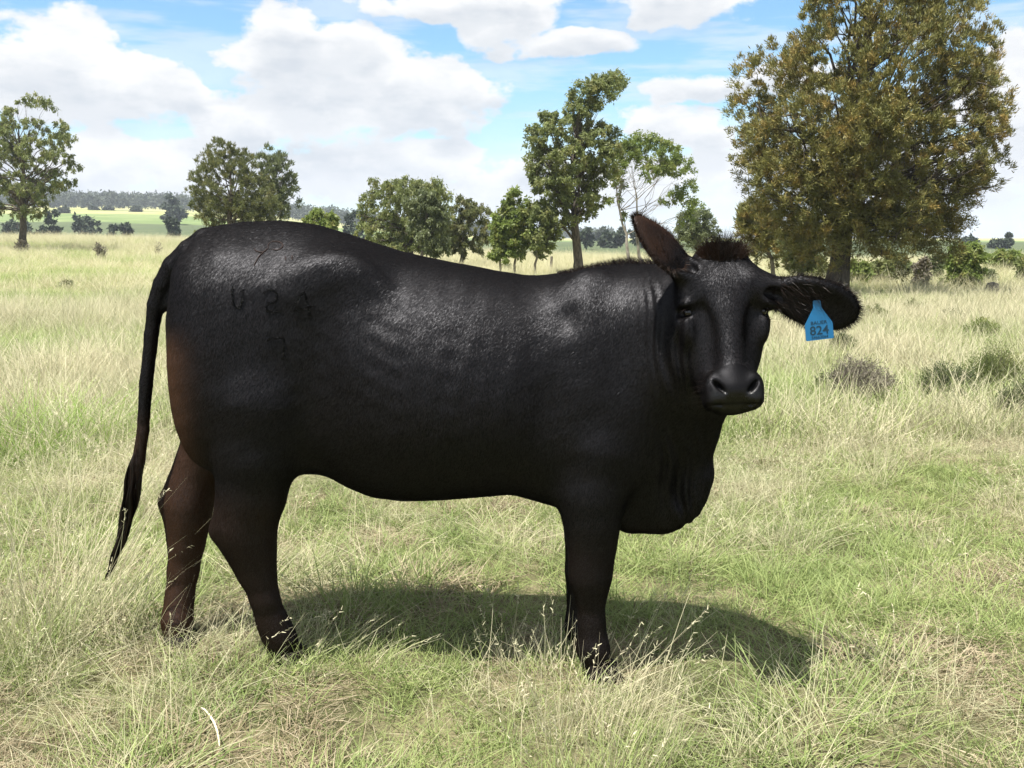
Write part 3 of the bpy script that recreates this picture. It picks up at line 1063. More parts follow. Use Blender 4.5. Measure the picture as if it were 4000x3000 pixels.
def cone(a, b, ra, rb, k=0.04, ky=1.0, cut=False):
    """round cone; ky stretches it in depth"""
    a, b = np.asarray(a, float), np.asarray(b, float)
    m = max(ra, rb)
    lo, hi = np.minimum(a, b) - m * np.array([1, ky, 1]), np.maximum(a, b) + m * np.array([1, ky, 1])
    sl, X, Y, Z = window(lo, hi, k * 2.0 + 0.03)
    if 0 in (X.size, Y.size, Z.size):
        return
    X, Y, Z = X - a[0], (Y - a[1]) / ky, Z - a[2]
    d = b - a
    d = np.array([d[0], d[1] / ky, d[2]])
    t = np.clip((X * d[0] + Y * d[1] + Z * d[2]) / (d @ d), 0, 1)
    dist = np.sqrt((X - t * d[0]) ** 2 + (Y - t * d[1]) ** 2 + (Z - t * d[2]) ** 2) - (ra + t * (rb - ra))
    blend(sl, dist.astype(np.float32), k, cut)


def chain(pts, k=0.04, ky=1.0):
    """pts: (photo x, photo y, depth offset, radius)"""
    P = [cp(p[0], p[1], p[2]) for p in pts]
    for i in range(len(pts) - 1):
        cone(P[i], P[i + 1], pts[i][3], pts[i + 1][3], k, ky)
    return P


def rot_y(deg):
    """frame turned in the picture plane"""
    a = math.radians(deg)
    return np.array([[math.cos(a), 0, math.sin(a)], [0, 1, 0], [-math.sin(a), 0, math.cos(a)]])


# ---- trunk: stations along the body (photo x, top y, bottom y, half width, squareness)
STA = [(684, 1230, 1420, .05, 2.0), (714, 1085, 1560, .13, 2.2), (758, 985, 1660, .19, 2.4), (820, 905, 1720, .225, 2.6),
       (950, 868, 1755, .245, 2.7), (1100, 862, 1775, .255, 2.6), (1230, 872, 1838, .262, 2.45), (1350, 905, 1920, .275, 2.25),
       (1450, 940, 1962, .30, 2.1), (1570, 981, 1976, .325, 2.05), (1700, 1012, 1972, .338, 2.05), (1860, 1042, 1960, .335, 2.05),
       (2000, 1068, 1948, .315, 2.05), (2100, 1080, 1978, .295, 2.05), (2200, 1078, 2010, .275, 2.05), (2320, 1062, 2030, .255, 2.1),
       (2440, 1048, 2030, .23, 2.1), (2560, 1085, 2015, .20, 2.0), (2660, 1190, 1975, .15, 2.0), (2730, 1330, 1890, .08, 2.0)]
st_x = np.array([cp(s[0], 1500)[0] for s in STA])
st_top = np.array([cp(s[0], s[1])[2] for s in STA])
st_bot = np.array([cp(s[0], s[2], -0.10)[2] for s in STA])


def prof(vals):
    fine = np.interp(GX, st_x, vals)
    w = 5
    ker = np.hanning(2 * w + 3)[1:-1]
    ker /= ker.sum()
    return np.convolve(np.pad(fine, w, mode='edge'), ker, 'valid').astype(np.float32)


top, bot, hw, pw = prof(st_top), prof(st_bot), prof([s[3] for s in STA]), prof([s[4] for s in STA])
i0, i1 = np.searchsorted(GX, st_x[0]), np.searchsorted(GX, st_x[-1])
Xs = GX[i0:i1, None, None]
T, B, W, Pw = (a[i0:i1, None, None] for a in (top, bot, hw, pw))
ZF = prof(np.interp(st_x, [cp(q, 1500)[0] for q in (680, 900, 1250, 1500, 2000, 2300, 2700)], [.66, .68, .66, .48, .48, .52, .5]))[i0:i1, None, None]
ZC = B + ZF * (T - B)
PU = prof(np.interp(st_x, [cp(q, 1500)[0] for q in (680, 850, 1250, 1500, 2700)], [2.0, 1.75, 1.75, 2.0, 2.0]))[i0:i1, None, None]
DZ = GZ[None, None, :] - ZC
HZ = np.where(DZ > 0, T - ZC, ZC - B)
DY = np.abs(GY[None, :, None] - mid_y(Xs)) / W
PQ = Pw + (PU - Pw) * sstep(-0.08, 0.10, DZ)
rho = (DY ** PQ + (np.abs(DZ) / HZ) ** PQ) ** (1.0 / PQ)
FIELD[i0:i1] = np.minimum(0.6, (rho - 1) * np.minimum(W, 0.36 * (T - B))).astype(np.float32)
del DZ, HZ, DY, rho

# ---- muscle and bone under the hide (near side and far side)
for s in (-1, 1):
    ellipsoid(cp(955, 1330, s * .15), (.23, .13, .31), .10, rot_y(8))          # thigh
    ellipsoid(cp(845, 1530, s * .125), (.14, .11, .27), .14, rot_y(-6))         # buttock
    ellipsoid(cp(1010, 1620, s * .16), (.15, .10, .19), .09, rot_y(20))        # stifle
    ellipsoid(cp(1315, 1075, s * .205), (.10, .035, .055), .14)                 # hook bone
    ellipsoid(cp(745, 1080, s * .11), (.05, .05, .06), .07)                    # pin bone
    ellipsoid(cp(2330, 1560, s * .19), (.16, .085, .33), .08, rot_y(10))       # shoulder
    ellipsoid(cp(2300, 1230, s * .13), (.11, .07, .15), .08, rot_y(-8))        # shoulder blade
    ellipsoid(cp(2450, 1700, s * .15), (.14, .08, .16), .08)                   # point of shoulder
    ellipsoid(cp(2200, 1850, s * .175), (.045, .04, .11), .05, rot_y(-12))     # elbow
    ellipsoid(cp(1455, 1120, s * .42), (.06, .10, .12), .12, rot_y(-35), cut=True)   # hollow of the flank
    ellipsoid(cp(1190, 1690, s * .36), (.09, .07, .14), .08, rot_y(-25), cut=True)   # flank in front of the stifle
    ellipsoid(cp(1215, 1450, s * .335), (.045, .05, .26), .09, rot_y(-10), cut=True)  # edge of the thigh
    ellipsoid(cp(2130, 1650, s * .37), (.04, .07, .26), .08, rot_y(-6), cut=True)    # behind the shoulder
    ellipsoid(cp(2212, 1232, s * .29), (.035, .06, .045), .06, cut=True)
ellipsoid(cp(1190, 1760), (.12, .15, .06), .07)                                      # flank fold and udder
ellipsoid(cp(960, 1700, 0.0), (.13, .11, .10), .06)

# ---- legs
chain([(2330, 1750, -.165, .125), (2310, 1930, -.17, .102), (2312, 2040, -.17, .088), (2313, 2130, -.17, .073), (2308, 2205, -.17, .064),
       (2306, 2262, -.17, .061), (2308, 2330, -.17, .042), (2311, 2430, -.17, .039), (2316, 2530, -.17, .049), (2334, 2590, -.175, .045)], .05)
chain([(2330, 1750, .15, .125), (2310, 1910, .13, .10), (2298, 2030, .11, .083), (2292, 2110, .095, .07), (2286, 2190, .085, .06),
       (2280, 2245, .08, .057), (2272, 2330, .075, .045), (2266, 2410, .075, .040), (2268, 2455, .075, .047), (2282, 2500, .075, .044)], .05)
chain([(1010, 1560, -.14, .17), (1000, 1780, -.14, .135), (985, 1930, -.135, .112), (962, 2040, -.13, .098), (972, 2100, -.13, .084),
       (992, 2170, -.13, .067), (1010, 2250, -.13, .053), (1035, 2340, -.13, .043), (1062, 2425, -.115, .046), (1092, 2490, -.10, .051), (1120, 2538, -.09, .046)], .05)
cone(cp(975, 1850, -.14), cp(862, 2072, -.13), .080, .030, .04)
cone(cp(868, 2075, -.13), cp(965, 2230, -.13), .030, .024, .05)
chain([(900, 1500, .13, .15), (850, 1700, .12, .11), (790, 1810, .11, .083), (755, 1900, .105, .077), (738, 1965, .10, .078), (737, 2040, .10, .069),
       (728, 2130, .10, .058), (716, 2230, .10, .050), (702, 2330, .085, .045), (692, 2425, .06, .050), (692, 2492, .04, .046)], .05)
cone(cp(770, 1800, .11), cp(662, 1960, .10), .06, .03, .05)
cone(cp(662, 1960, .10), cp(690, 2090, .10), .03, .025, .04)

# ---- tail
TAIL = [(880, 925, 0, .045), (808, 948, 0, .052), (745, 985, 0, .047), (682, 1040, 0, .041), (637, 1110, 0, .035), (609, 1190, 0, .030), (592, 1302, 0, .025),
        (571, 1500, 0, .0235), (559, 1681, 0, .0215), (541, 1800, 0, .024), (522, 1890, 0, .024), (505, 1980, 0, .015)]
tail_pts = chain(TAIL, .006)
cone(cp(700, 1140), cp(641, 1205), .03, .011, .02)                                  # vulva

# ---- neck, dewlap and brisket
chain([(2250, 1300, .0, .16), (2460, 1280, -.04, .165), (2640, 1240, -.14, .15), (2760, 1190, -.26, .115)], .10)
chain([(2420, 1560, .0, .22), (2580, 1480, -.07, .19), (2700, 1400, -.17, .15), (2800, 1330, -.26, .12)], .10)
chain([(2540, 1800, .0, .15), (2650, 1640, -.08, .11), (2740, 1510, -.19, .085), (2810, 1430, -.25, .07)], .08)
chain([(2560, 1890, -.02, .12), (2685, 1830, -.04, .075), (2725, 1700, -.10, .050), (2770, 1590, -.18, .04)], .06)
chain([(2470, 2000, -.02, .075), (2590, 1985, -.03, .075), (2690, 1930, -.05, .06)], .06)
chain([(2660, 1960, -.05, .075), (2715, 1860, -.06, .06)], .03)

# ---- head, in its own frame: right, down the face, out of the face
HO = at(2846, 1190, 3.185)
hv = unit(np.array([0.03, -0.34, -0.94]))
hu = unit(np.cross(hv, np.array([0.03, -0.94, 0.34])))
hu = hu if hu[0] > 0 else -hu
hn = np.cross(hu, hv)
hn = hn if hn[1] < 0 else -hn
HF = np.stack([hu, hv, hn])


def hp(u, v, w):
    v = v * 0.80 if v > 0 else v
    return HO + hu * u + hv * v + hn * w


def hell(c, r, k=.04, cut=False, frame=None):
    ellipsoid(hp(*c), r, k, HF if frame is None else frame, cut)


def hcone(a, b, ra, rb, k=.04, cut=False):
    cone(hp(*a), hp(*b), ra, rb, k, cut=cut)


hell((0, -.085, -.085), (.112, .125, .095), .05)            # cranium
hell((0, -.175, -.085), (.070, .050, .060), .05)            # poll
hell((0, -.03, -.055), (.118, .13, .062), .04)              # forehead
hcone((0, .04, -.095), (0, .26, -.062), .092, .064, .05)    # bridge of the nose
hell((0, .15, -.028), (.046, .17, .034), .04)
hell((-.004, .315, -.050), (.083, .066, .066), .035)            # muzzle
hell((-.004, .345, -.035), (.080, .040, .060), .03)
hell((0, .392, -.075), (.062, .026, .05), .02)            # chin
for s in (-1, 1):
    hcone((s * .062, .03, -.19), (s * .035, .33, -.10), .078, .048, .05)   # jaw
    hell((s * .075, .06, -.15), (.052, .13, .085), .05)                     # cheek
    hell((s * .112, -.035, -.052), (.030, .052, .036), .03)                 # brow
    hell((s * .118, .055, -.075), (.028, .060, .045), .04)                  # cheek bone
    hell((s * .140, .012, -.040), (.022, .018, .030), .02, cut=True)        # eye socket
    hell((s * .126, -.014, -.036), (.022, .012, .030), .012)               # upper lid
    hell((s * .085, .08, -.012), (.022, .07, .016), .04, cut=True)          # hollow below the eye
    hell((s * .078, .22, -.005), (.020, .08, .022), .05, cut=True)          # beside the bridge
    fr = np.stack([unit(hu * .75 + hv * .65 * s), unit(hv * .75 - hu * .65 * s), hn])
    hell((s * .062, .335, -.010), (.030, .050, .030), .03)                  # wing of the nostril
    hell((s * .054, .338, .022), (.0075, .027, .022), .012, cut=True, frame=fr)    # nostril
    hell((s * .058, .385, -.038), (.036, .026, .052), .02)                  # lip
    hell((s * .045, -.16, -.05), (.03, .04, .03), .04)
hell((0, .405, .000), (.085, .0030, .020), .010, cut=True)                  # mouth
EARS = []


def ear(base, tip, normal, wide, tipw=.94):
    base, tip = np.asarray(base), np.asarray(tip)
    e1 = unit(tip - base)
    L = np.linalg.norm(tip - base)
    n = np.asarray(normal, float)
    n = unit(n - e1 * (n @ e1))
    e2 = np.cross(n, e1)
    fr = np.stack([e1, e2, n])
    cone(base - e1 * .05, base + e1 * .07, .048, .036, .05)
    c = base + e1 * L * (.56 if tipw > .8 else .46)
    ellipsoid(c, (L * (.47 if tipw > .8 else .40), wide, .026), .03, fr)
    ellipsoid(base + e1 * L * .70, (L * .31, wide * tipw, .018), .02, fr)
    ellipsoid(c + n * .026, (L * .40, wide * .80, .020), .012, fr, cut=True)
    ellipsoid(base + e1 * .045 + n * .034, (.05, .022, .022), .015, fr, cut=True)
    EARS.append((base, e1, e2, n, L, wide))


ear(at(2985, 1120, 3.24), at(3338, 1228, 3.20), (.12, -.90, -.42), .084)
ear(at(2690, 1075, 3.25), at(2476, 848, 3.20), (.62, -.70, .30), .066, .60)

# ---- wrinkled skin of neck and dewlap, ribs, uneven hide
wx = GX[:, None, None]
wy = GY[None, :, None]
wz = GZ[None, None, :]


def bump_mask(cx, cz, rx, rz):
    return np.exp(-((wx - cx) / rx) ** 2 - ((wz - cz) / rz) ** 2)


n1 = cp(2600, 1420, -.2)
sl = np.s_[:]
nearside = np.clip((mid_y(wx) + 0.05 - wy) / 0.08, 0, 1)
ph = (wx + 0.10 * (wz - 1.0) + 0.010 * np.sin(wz * 17.0) + 0.008 * np.sin(wx * 55)) / 0.034
FIELD += (-0.0066 * (0.55 + 0.45 * np.sin(wz * 11 + wx * 25)) * np.sin(ph * 2 * np.pi) * bump_mask(n1[0] - .02, n1[2], .060, .26) * nearside).astype(np.float32)
n2 = cp(2650, 1830, -.1)
ph = (wx + 0.16 * (wz - .6) + 0.012 * np.sin(wz * 21.0) + 0.010 * np.sin(wx * 47 + 1.0)) / 0.052
FIELD += (-0.014 * (0.6 + 0.4 * np.sin(wz * 13 + wx * 30)) * np.sin(ph * 2 * np.pi) * bump_mask(n2[0], n2[2], .075, .19)).astype(np.float32)
n3 = cp(1720, 1480, -.3)
ph = (wx - 0.30 * (wz - .9)) / 0.085
FIELD += (-0.0012 * np.sin(ph * 2 * np.pi) * bump_mask(n3[0] + .02, n3[2], .26, .20) * nearside).astype(np.float32)
n4 = cp(1560, 1400, -.3)
ph = (wz + 0.45 * wx + 0.02 * np.sin(wx * 11)) / 0.075
FIELD += (-0.0010 * np.sin(ph * 2 * np.pi) * np.sin(wx * 13.0 + 1.0) * bump_mask(n4[0], n4[2], .30, .22) * nearside).astype(np.float32)
FIELD += (0.0008 * (np.sin(wx * 31 + wz * 9) * np.sin(wz * 27 - wx * 12 + 1.3) + .7 * np.sin(wx * 53 - wz * 38) * np.sin(wz * 47 + wx * 21)) * np.clip((wz - .55) / .2, 0, 1)
          * np.clip((0.5 - wx) / .2, 0, 1)).astype(np.float32)


def surface_nets(Fd):
    ins = Fd < 0
    nx, ny, nz = Fd.shape
    c = ins[:-1, :-1, :-1].astype(np.int8)
    tot = np.zeros((nx - 1, ny - 1, nz - 1), np.int8)
    corners = [(i, j, k) for i in (0, 1) for j in (0, 1) for k in (0, 1)]
    for i, j, k in corners:
        tot += ins[i:nx - 1 + i, j:ny - 1 + j, k:nz - 1 + k]
    I, J, K = np.nonzero((tot > 0) & (tot < 8))
    idx = np.full((nx - 1, ny - 1, nz - 1), -1, np.int32)
    idx[I, J, K] = np.arange(len(I))
    val = {c: Fd[I + c[0], J + c[1], K + c[2]] for c in corners}
    acc = np.zeros((len(I), 3))
    cnt = np.zeros(len(I))
    for a in corners:
        for d in range(3):
            if a[d] == 0:
                b = tuple(1 if q == d else a[q] for q in range(3))
                va, vb = val[a], val[b]
                cross = (va < 0) != (vb < 0)
                t = np.where(cross, va / np.where(cross, va - vb, 1), 0)
                for q in range(3):
                    acc[:, q] += np.where(cross, (t if q == d else a[q]), 0)
                cnt += cross
    fr = acc / cnt[:, None]
    V = np.stack([GX[I] + fr[:, 0] * (GX[I + 1] - GX[I]), GY[J] + fr[:, 1] * (GY[J + 1] - GY[J]), GZ[K] + fr[:, 2] * (GZ[K + 1] - GZ[K])], 1)
    Q = []
    a = ins
    # x edges
    m = a[:-1, 1:-1, 1:-1] != a[1:, 1:-1, 1:-1]
    i, j, k = np.nonzero(m); j += 1; k += 1
    q = np.stack([idx[i, j - 1, k - 1], idx[i, j, k - 1], idx[i, j, k], idx[i, j - 1, k]], 1)
    flip = ~a[i, j, k]
    q[flip] = q[flip][:, ::-1]; Q.append(q)
    m = a[1:-1, :-1, 1:-1] != a[1:-1, 1:, 1:-1]
    i, j, k = np.nonzero(m); i += 1; k += 1
    q = np.stack([idx[i - 1, j, k - 1], idx[i - 1, j, k], idx[i, j, k], idx[i, j, k - 1]], 1)
    flip = ~a[i, j, k]
    q[flip] = q[flip][:, ::-1]; Q.append(q)
    m = a[1:-1, 1:-1, :-1] != a[1:-1, 1:-1, 1:]
    i, j, k = np.nonzero(m); i += 1; j += 1
    q = np.stack([idx[i - 1, j - 1, k], idx[i, j - 1, k], idx[i, j, k], idx[i - 1, j, k]], 1)
    flip = ~a[i, j, k]
    q[flip] = q[flip][:, ::-1]; Q.append(q)
    return V, np.concatenate(Q)


cow_v, cow_f = surface_nets(FIELD)
del FIELD


def relax(V, Fq, n, lam=0.5):
    e = np.concatenate([Fq[:, [0, 1]], Fq[:, [1, 2]], Fq[:, [2, 3]], Fq[:, [3, 0]]])
    e = np.concatenate([e, e[:, ::-1]])
    deg = np.bincount(e[:, 0], minlength=len(V))[:, None]
    for it in range(n):
        for l in (lam, -lam * 1.03):
            s = np.stack([np.bincount(e[:, 0], weights=V[e[:, 1], q], minlength=len(V)) for q in range(3)], 1)
            V = V + l * (s / deg - V)
    return V


cow_v = relax(cow_v, cow_f, 3)

cow = empty("cow", (cp(1800, 2560)[0], 3.62, 0.0), "black polled cow standing side-on in long grass with head turned to face forward", "cow")

# where the black coat turns rusty brown
X, Y, Z = cow_v.T
PYv = 1500 - F_PX * (((Z - CAM_H) * math.cos(PITCH) + Y * math.sin(PITCH)) / (Y * math.cos(PITCH) - (Z - CAM_H) * math.sin(PITCH)))
PXv = 2000 + F_PX * X / (Y * math.cos(PITCH) - (Z - CAM_H) * math.sin(PITCH))
xr = at(690, 1400, 3.55)[0]
Zc = Z
Z = Z - (CAM_H - 1.45)
brown = np.exp(-((X - xr) / .085) ** 2) * sstep(1.18, 1.02, Z) * sstep(.55, .72, Z) * 0.9
hind = sstep(-.78, -.88, X)
brown = np.maximum(brown, hind * sstep(.62, .45, Z) * .18)                       # hocks and shanks
brown = np.maximum(brown, hind * sstep(3.62, 3.70, Y) * sstep(.85, .70, Z) * .55)
brown = np.maximum(brown, sstep(.50, .34, Z) * .07)
brown = np.maximum(brown, np.exp(-((X - HO[0]) / .1) ** 2) * sstep(HO[2] + .15, HO[2] + .26, Z) * .55)
Z = Zc
for (b0, e1, e2, n, L, w) in EARS[1:]:
    r = (cow_v - b0) @ e1
    inear = (r > .05) & (np.abs((cow_v - b0) @ n) < .08) & (np.linalg.norm(cow_v - b0 - e1 * .14, axis=1) < .2)
    brown = np.where(inear, np.maximum(brown, .38 * sstep(.06, .16, r)), brown)
wet = sstep(.27, .30, (cow_v - HO) @ hv) * (np.linalg.norm(cow_v - hp(0, .33, -.03), axis=1) < .14)

m_hide, t, o = material("black_hide")
pos = position()
mp = node("ShaderNodeMapping", Vector=pos)
mp.inputs['Scale'].default_value = (1.0, 1.0, 0.22)
mp.inputs['Rotation'].default_value = (0, math.radians(14), 0)
hair = noise(mp.outputs[0], 330.0, 3.0, 0.65)
mp2 = node("ShaderNodeMapping", Vector=pos)
mp2.inputs['Scale'].default_value = (1.0, 1.0, 0.35)
mp2.inputs['Rotation'].default_value = (0, math.radians(22), 0)
lock = noise(mp2.outputs[0], 70.0, 4.0, 0.6)
patch = noise(pos, 7.0, 4.0, 0.6)
br = attr("brown") * (0.65 + patch * 0.7)
col = mixrgb(br.clamp(), (0.0022, 0.0021, 0.0022), (0.055, 0.027, 0.014))
col = mixrgb(hair.ramp(0.35, 0.75) * 0.5, col, (0.002, 0.002, 0.002), 'ADD')
d_ = node("ShaderNodeBsdfDiffuse", Color=col)
g_ = node("ShaderNodeBsdfAnisotropic", Color=mixrgb(attr("wet"), (0.010, 0.010, 0.011), (0.030, 0.030, 0.030)))
S.tree.links.new((0.50 - attr("wet") * 0.20 + (patch - 0.5) * 0.16 + (hair - 0.5) * 0.2).s, g_.inputs['Roughness'])
hgt = hair * 0.55 + lock * 0.45 + attr('wet') * noise(pos, 230.0, 2.0) * 1.6
bmp = node("ShaderNodeBump", Height=hgt, Strength=0.35, Distance=0.004)
t.links.new(bmp.outputs[0], g_.inputs['Normal'])
ad = S.tree.nodes.new("ShaderNodeAddShader")
t.links.new(d_.outputs[0], ad.inputs[0])
t.links.new(g_.outputs[0], ad.inputs[1])
t.links.new(ad.outputs[0], o.inputs[0])

body = mesh_np("body", cow_v, cow_f, m_hide, cow, {"brown": np.clip(brown, 0, 1), "wet": wet}, True)
BVH = BVHTree.FromPolygons([tuple(v) for v in cow_v.tolist()], cow_f.tolist())


def on_hide(px, py):
    d = ray(px, py)
    hit = BVH.ray_cast(Vector((0, 0, CAM_H)), Vector(d).normalized())
    return (np.array(hit[0]), np.array(hit[1])) if hit[0] is not None else (None, None)


# ---- the short coat: hairs lying flat over the hide
def coat(n, seed):
    rng = np.random.default_rng(seed)
    P = cow_v[cow_f]
    nn = np.cross(P[:, 2] - P[:, 0], P[:, 3] - P[:, 1])
    area = np.linalg.norm(nn, axis=1)
    nrm = nn / (area[:, None] + 1e-12)
    cen = P.mean(1)
    view = unit(np.array([0, 0, CAM_H]) - cen)
    w = area * np.where((nrm * view).sum(1) > -0.45, 1.0, 0.0)
    headd = np.linalg.norm(cen - hp(0, .1, -.05), axis=1)
    muzz = np.linalg.norm(cen - hp(0, .345, -.01), axis=1)
    w = w * np.where(headd < .32, 1.7, 1.0) * np.where(muzz < .085, 0.0, 1.0)
    pick = rng.choice(len(w), n, p=w / w.sum())
    a, b = rng.random((n, 1)), rng.random((n, 1))
    Q = P[pick]
    root = (Q[:, 0] * (1 - a) + Q[:, 1] * a) * (1 - b) + (Q[:, 3] * (1 - a) + Q[:, 2] * a) * b
    N = nrm[pick]
    flow = np.array([-.42, 0, -.9]) + np.stack([np.sin(root[:, 2] * 9 + root[:, 0] * 4) * .25, np.zeros(n), np.sin(root[:, 0] * 7) * .2], 1)
    rel = root - hp(0, -.15, 0)
    hd = np.linalg.norm(root - hp(0, .1, -.05), axis=1) < .30
    rad = hu * (rel @ hu)[:, None] + hv * (rel @ hv)[:, None]
    flow = np.where(hd[:, None], unit(rad) + hv * .2, flow)
    flow = flow + rng.normal(0, .20, (n, 3))
    D = unit(flow - N * (flow * N).sum(1, keepdims=True))
    roll = rng.normal(0, .25, (n, 1))
    side = np.cross(D, N) * np.cos(roll) + N * np.sin(roll)
    L = rng.uniform(.007, .014, (n, 1)) * np.where(hd, .75, 1.0)[:, None]
    L = np.where(root[:, 2:3] < .5, L * .6, L)
    wd = rng.uniform(.00045, .00075, (n, 1))
    r0 = root + N * .0004
    tip = r0 + D * L + N * L * rng.uniform(.05, .20, (n, 1))
    V = np.stack([r0 - side * wd, r0 + side * wd, tip], 1)
    base = np.arange(n)[:, None] * 3
    tri = base + np.array([[0, 1, 2]])
    br_ = brown[cow_f[pick, 0]]
    sn = unit(N - D * .10 + side * rng.normal(0, .135, (n, 1)) + D * rng.normal(0, .085, (n, 1)))
    return V.reshape(-1, 3), tri, np.repeat(np.clip(br_ * rng.uniform(.5, 1.3, n) + rng.normal(.02, .04, n), 0, 1), 3), np.repeat(sn, 3, 0)


m_coat, t, o = material("short_coat_hair")
col = mixrgb(attr("t"), (0.0022, 0.0021, 0.0022), (0.060, 0.029, 0.015))
d_ = node("ShaderNodeBsdfDiffuse", Color=col)
lie = attr("lie", "Vector")                       # hairs shine with the lie of the coat
g_ = node("ShaderNodeBsdfAnisotropic", Color=(0.0245, 0.0247, 0.0268), Roughness=0.45, Normal=lie)
t.links.new(lie, d_.inputs['Normal'])
ad = S.tree.nodes.new("ShaderNodeAddShader")
t.links.new(d_.outputs[0], ad.inputs[0])
t.links.new(g_.outputs[0], ad.inputs[1])
t.links.new(ad.outputs[0], o.inputs[0])
cv, ct, ca, cn = coat(540000, 17)
coat_o = mesh_np("coat_hair", cv, ct, m_coat, cow, {"t": ca})
a_ = coat_o.data.attributes.new("lie", 'FLOAT_VECTOR', 'POINT')
a_.data.foreach_set('vector', cn.astype(np.float32).ravel())
tag(coat_o, kind="stuff")

# ------------------------------------------------------------------ parts of the cow
m_hair, t, o = material("coarse_hair")
col = mixrgb(attr("t"), (0.0035, 0.003, 0.003), (0.075, 0.036, 0.020))
p = node("ShaderNodeBsdfPrincipled", Base_Color=col, Roughness=0.45)
p.inputs['Specular IOR Level'].default_value = 0.25
t.links.new(p.outputs[0], o.inputs[0])
m_eye = simple("dark_eye", (0.004, 0.003, 0.003), 0.06, 0.5)
m_horn = simple("hoof_horn", (0.012, 0.010, 0.009), 0.7, 0.05)
m_scar = simple("brand_scar", (0.006, 0.006, 0.006), 0.42, 0.45)
m_scar_b = simple("brown_scar", (0.016, 0.008, 0.006), 0.6, 0.15, (300.0, 0.5, 0.003))
rh = np.random.default_rng(9)

for s in (-1, 1):
    bm = bmesh.new()
    bmesh.ops.create_uvsphere(bm, u_segments=20, v_segments=12, radius=0.0180)
    me = bpy.data.meshes.new("eye")
    bm.to_mesh(me); bm.free()
    me.polygons.foreach_set('use_smooth', np.ones(len(me.polygons), bool))
    me.materials.append(m_eye)
    e = bpy.data.objects.new("eye", me)
    COL.objects.link(e)
    e.parent = cow
    e.location = tuple(hp(s * .118, .012, -.052) - np.array(cow.location))

# tuft on the poll: hair springs from one whorl and fans up and out
bag = Bag()
whorl = hp(0, -.145, -.02)
n = 2600
ang = rh.random(n) * 2 * np.pi
rr = np.sqrt(rh.random(n)) * 0.066
roots = np.stack([np.array(BVH.find_nearest(Vector(hp(math.cos(a) * q * 1.15, -.172 + math.sin(a) * q * .6, -.02)))[0]) for a, q in zip(ang, rr)])
offs = roots - whorl
d = unit(hn * 0.35 + np.array([0, 0, 1.0]) * .9 + hu * ((offs @ hu) * 14)[:, None] - hv * 0.3)
side_ = np.abs(offs @ hu) / .07
strands(bag, roots, d, rh.uniform(.025, .085, n) * (1 - .3 * side_), .0012, (0, 0, -.3), 3, .30, np.clip(rh.normal(.05, .06, n) + .30 * side_, 0, 1), rh)
bag.build("poll_tuft", m_hair, cow)

# fringes of the ears
bag = Bag()
for k, (b0, e1, e2, n_, L, w) in enumerate(EARS):
    m = 1800
    th = rh.random(m) * 2 * np.pi
    c0 = b0 + e1 * L * .58
    P0 = c0 + e1 * (np.cos(th) * L * .46)[:, None] + e2 * (np.sin(th) * w)[:, None] + n_ * rh.normal(.004, .006, m)[:, None]
    P1 = np.array([np.array(BVH.find_nearest(Vector(q))[0]) for q in P0])
    d = e1 * (np.cos(th) * .8 + .35)[:, None] + e2 * np.sin(th)[:, None] + n_ * rh.normal(.1, .35, m)[:, None]
    strands(bag, P1, d, rh.uniform(.008, .024, m), .0013, (0, 0, -.2), 2, .2, np.clip(rh.normal(.08 + .15 * k, .10, m), 0, 1), rh)
    m = 420 if k == 0 else 160                                    # long hair inside the ear
    P0 = b0 + e1 * rh.uniform(.04, L * .6, m)[:, None] + e2 * rh.normal(0, w * .45, m)[:, None] + n_ * .03
    P1 = np.array([np.array(BVH.find_nearest(Vector(q))[0]) for q in P0])
    d = e1 * .8 + n_ * .35 + e2 * rh.normal(0, .5, m)[:, None]
    strands(bag, P1, d, rh.uniform(.02, .045, m), .0013, (0, 0, -.4), 3, .2, rh.uniform(0, .3, m), rh)
bag.build("ear_fringe", m_hair, cow)

# short mane along the top of the neck
bag = Bag()
for q in range(2600):
    hx = rh.uniform(2180, 2640)
    p0 = cp(hx, 960, 0.0)
    hit = BVH.ray_cast(Vector((p0[0], p0[1] + rh.normal(0, .03), 1.95)), Vector((0, 0, -1)))
    if hit[0] is not None:
        strands(bag, [np.array(hit[0])], [np.array([-.35, 0, 1.0])], [rh.uniform(.012, .028) * (0.5 + (hx - 2180) / 460)], [.0016], (-.5, 0, 0), 2, .25, [rh.uniform(0, .25)], rh)
bag.build("neck_mane", m_hair, cow)

# switch of the tail
bag = Bag()
TW = [(548, 1740), (535, 1810), (520, 1890), (508, 1960), (497, 2020), (478, 2090), (455, 2160), (440, 2205), (424, 2240), (412, 2275)]
TP = np.array([cp(a, b, 0.0) for a, b in TW])
TR = np.array([.020, .028, .033, .032, .026, .021, .017, .013, .009, .003])
n = 1500
for i in range(n):
    a = rh.uniform(0, 4.5)
    ln = rh.uniform(2.6, 5.5)
    qs = np.linspace(a, min(a + ln, 9 - rh.uniform(0, 1.2)), 9)
    th = rh.random() * 6.283
    rad = math.sqrt(rh.random())
    c = np.stack([np.interp(qs, np.arange(10), TP[:, k]) for k in range(3)], 1)
    rr = np.interp(qs, np.arange(10), TR) * rad
    tw = th + qs * .25
    c = c + np.stack([np.cos(tw) * rr, np.sin(tw) * rr, np.zeros(9)], 1) + np.stack([np.sin(qs * 3.1 + th * 2) * .003] * 2 + [np.zeros(9)], 1)
    side = np.array([math.cos(th * 3), math.sin(th * 3), .2]) * .0011
    tp = np.linspace(1, .35, 9)[:, None]
    V = np.stack([c - side * tp, c + side * tp], 1).reshape(-1, 3)
    k = np.arange(8)[:, None] * 2
    bag.add(V, np.concatenate([k, k + 1, k + 3, k + 2], 1), rh.uniform(0, .22))
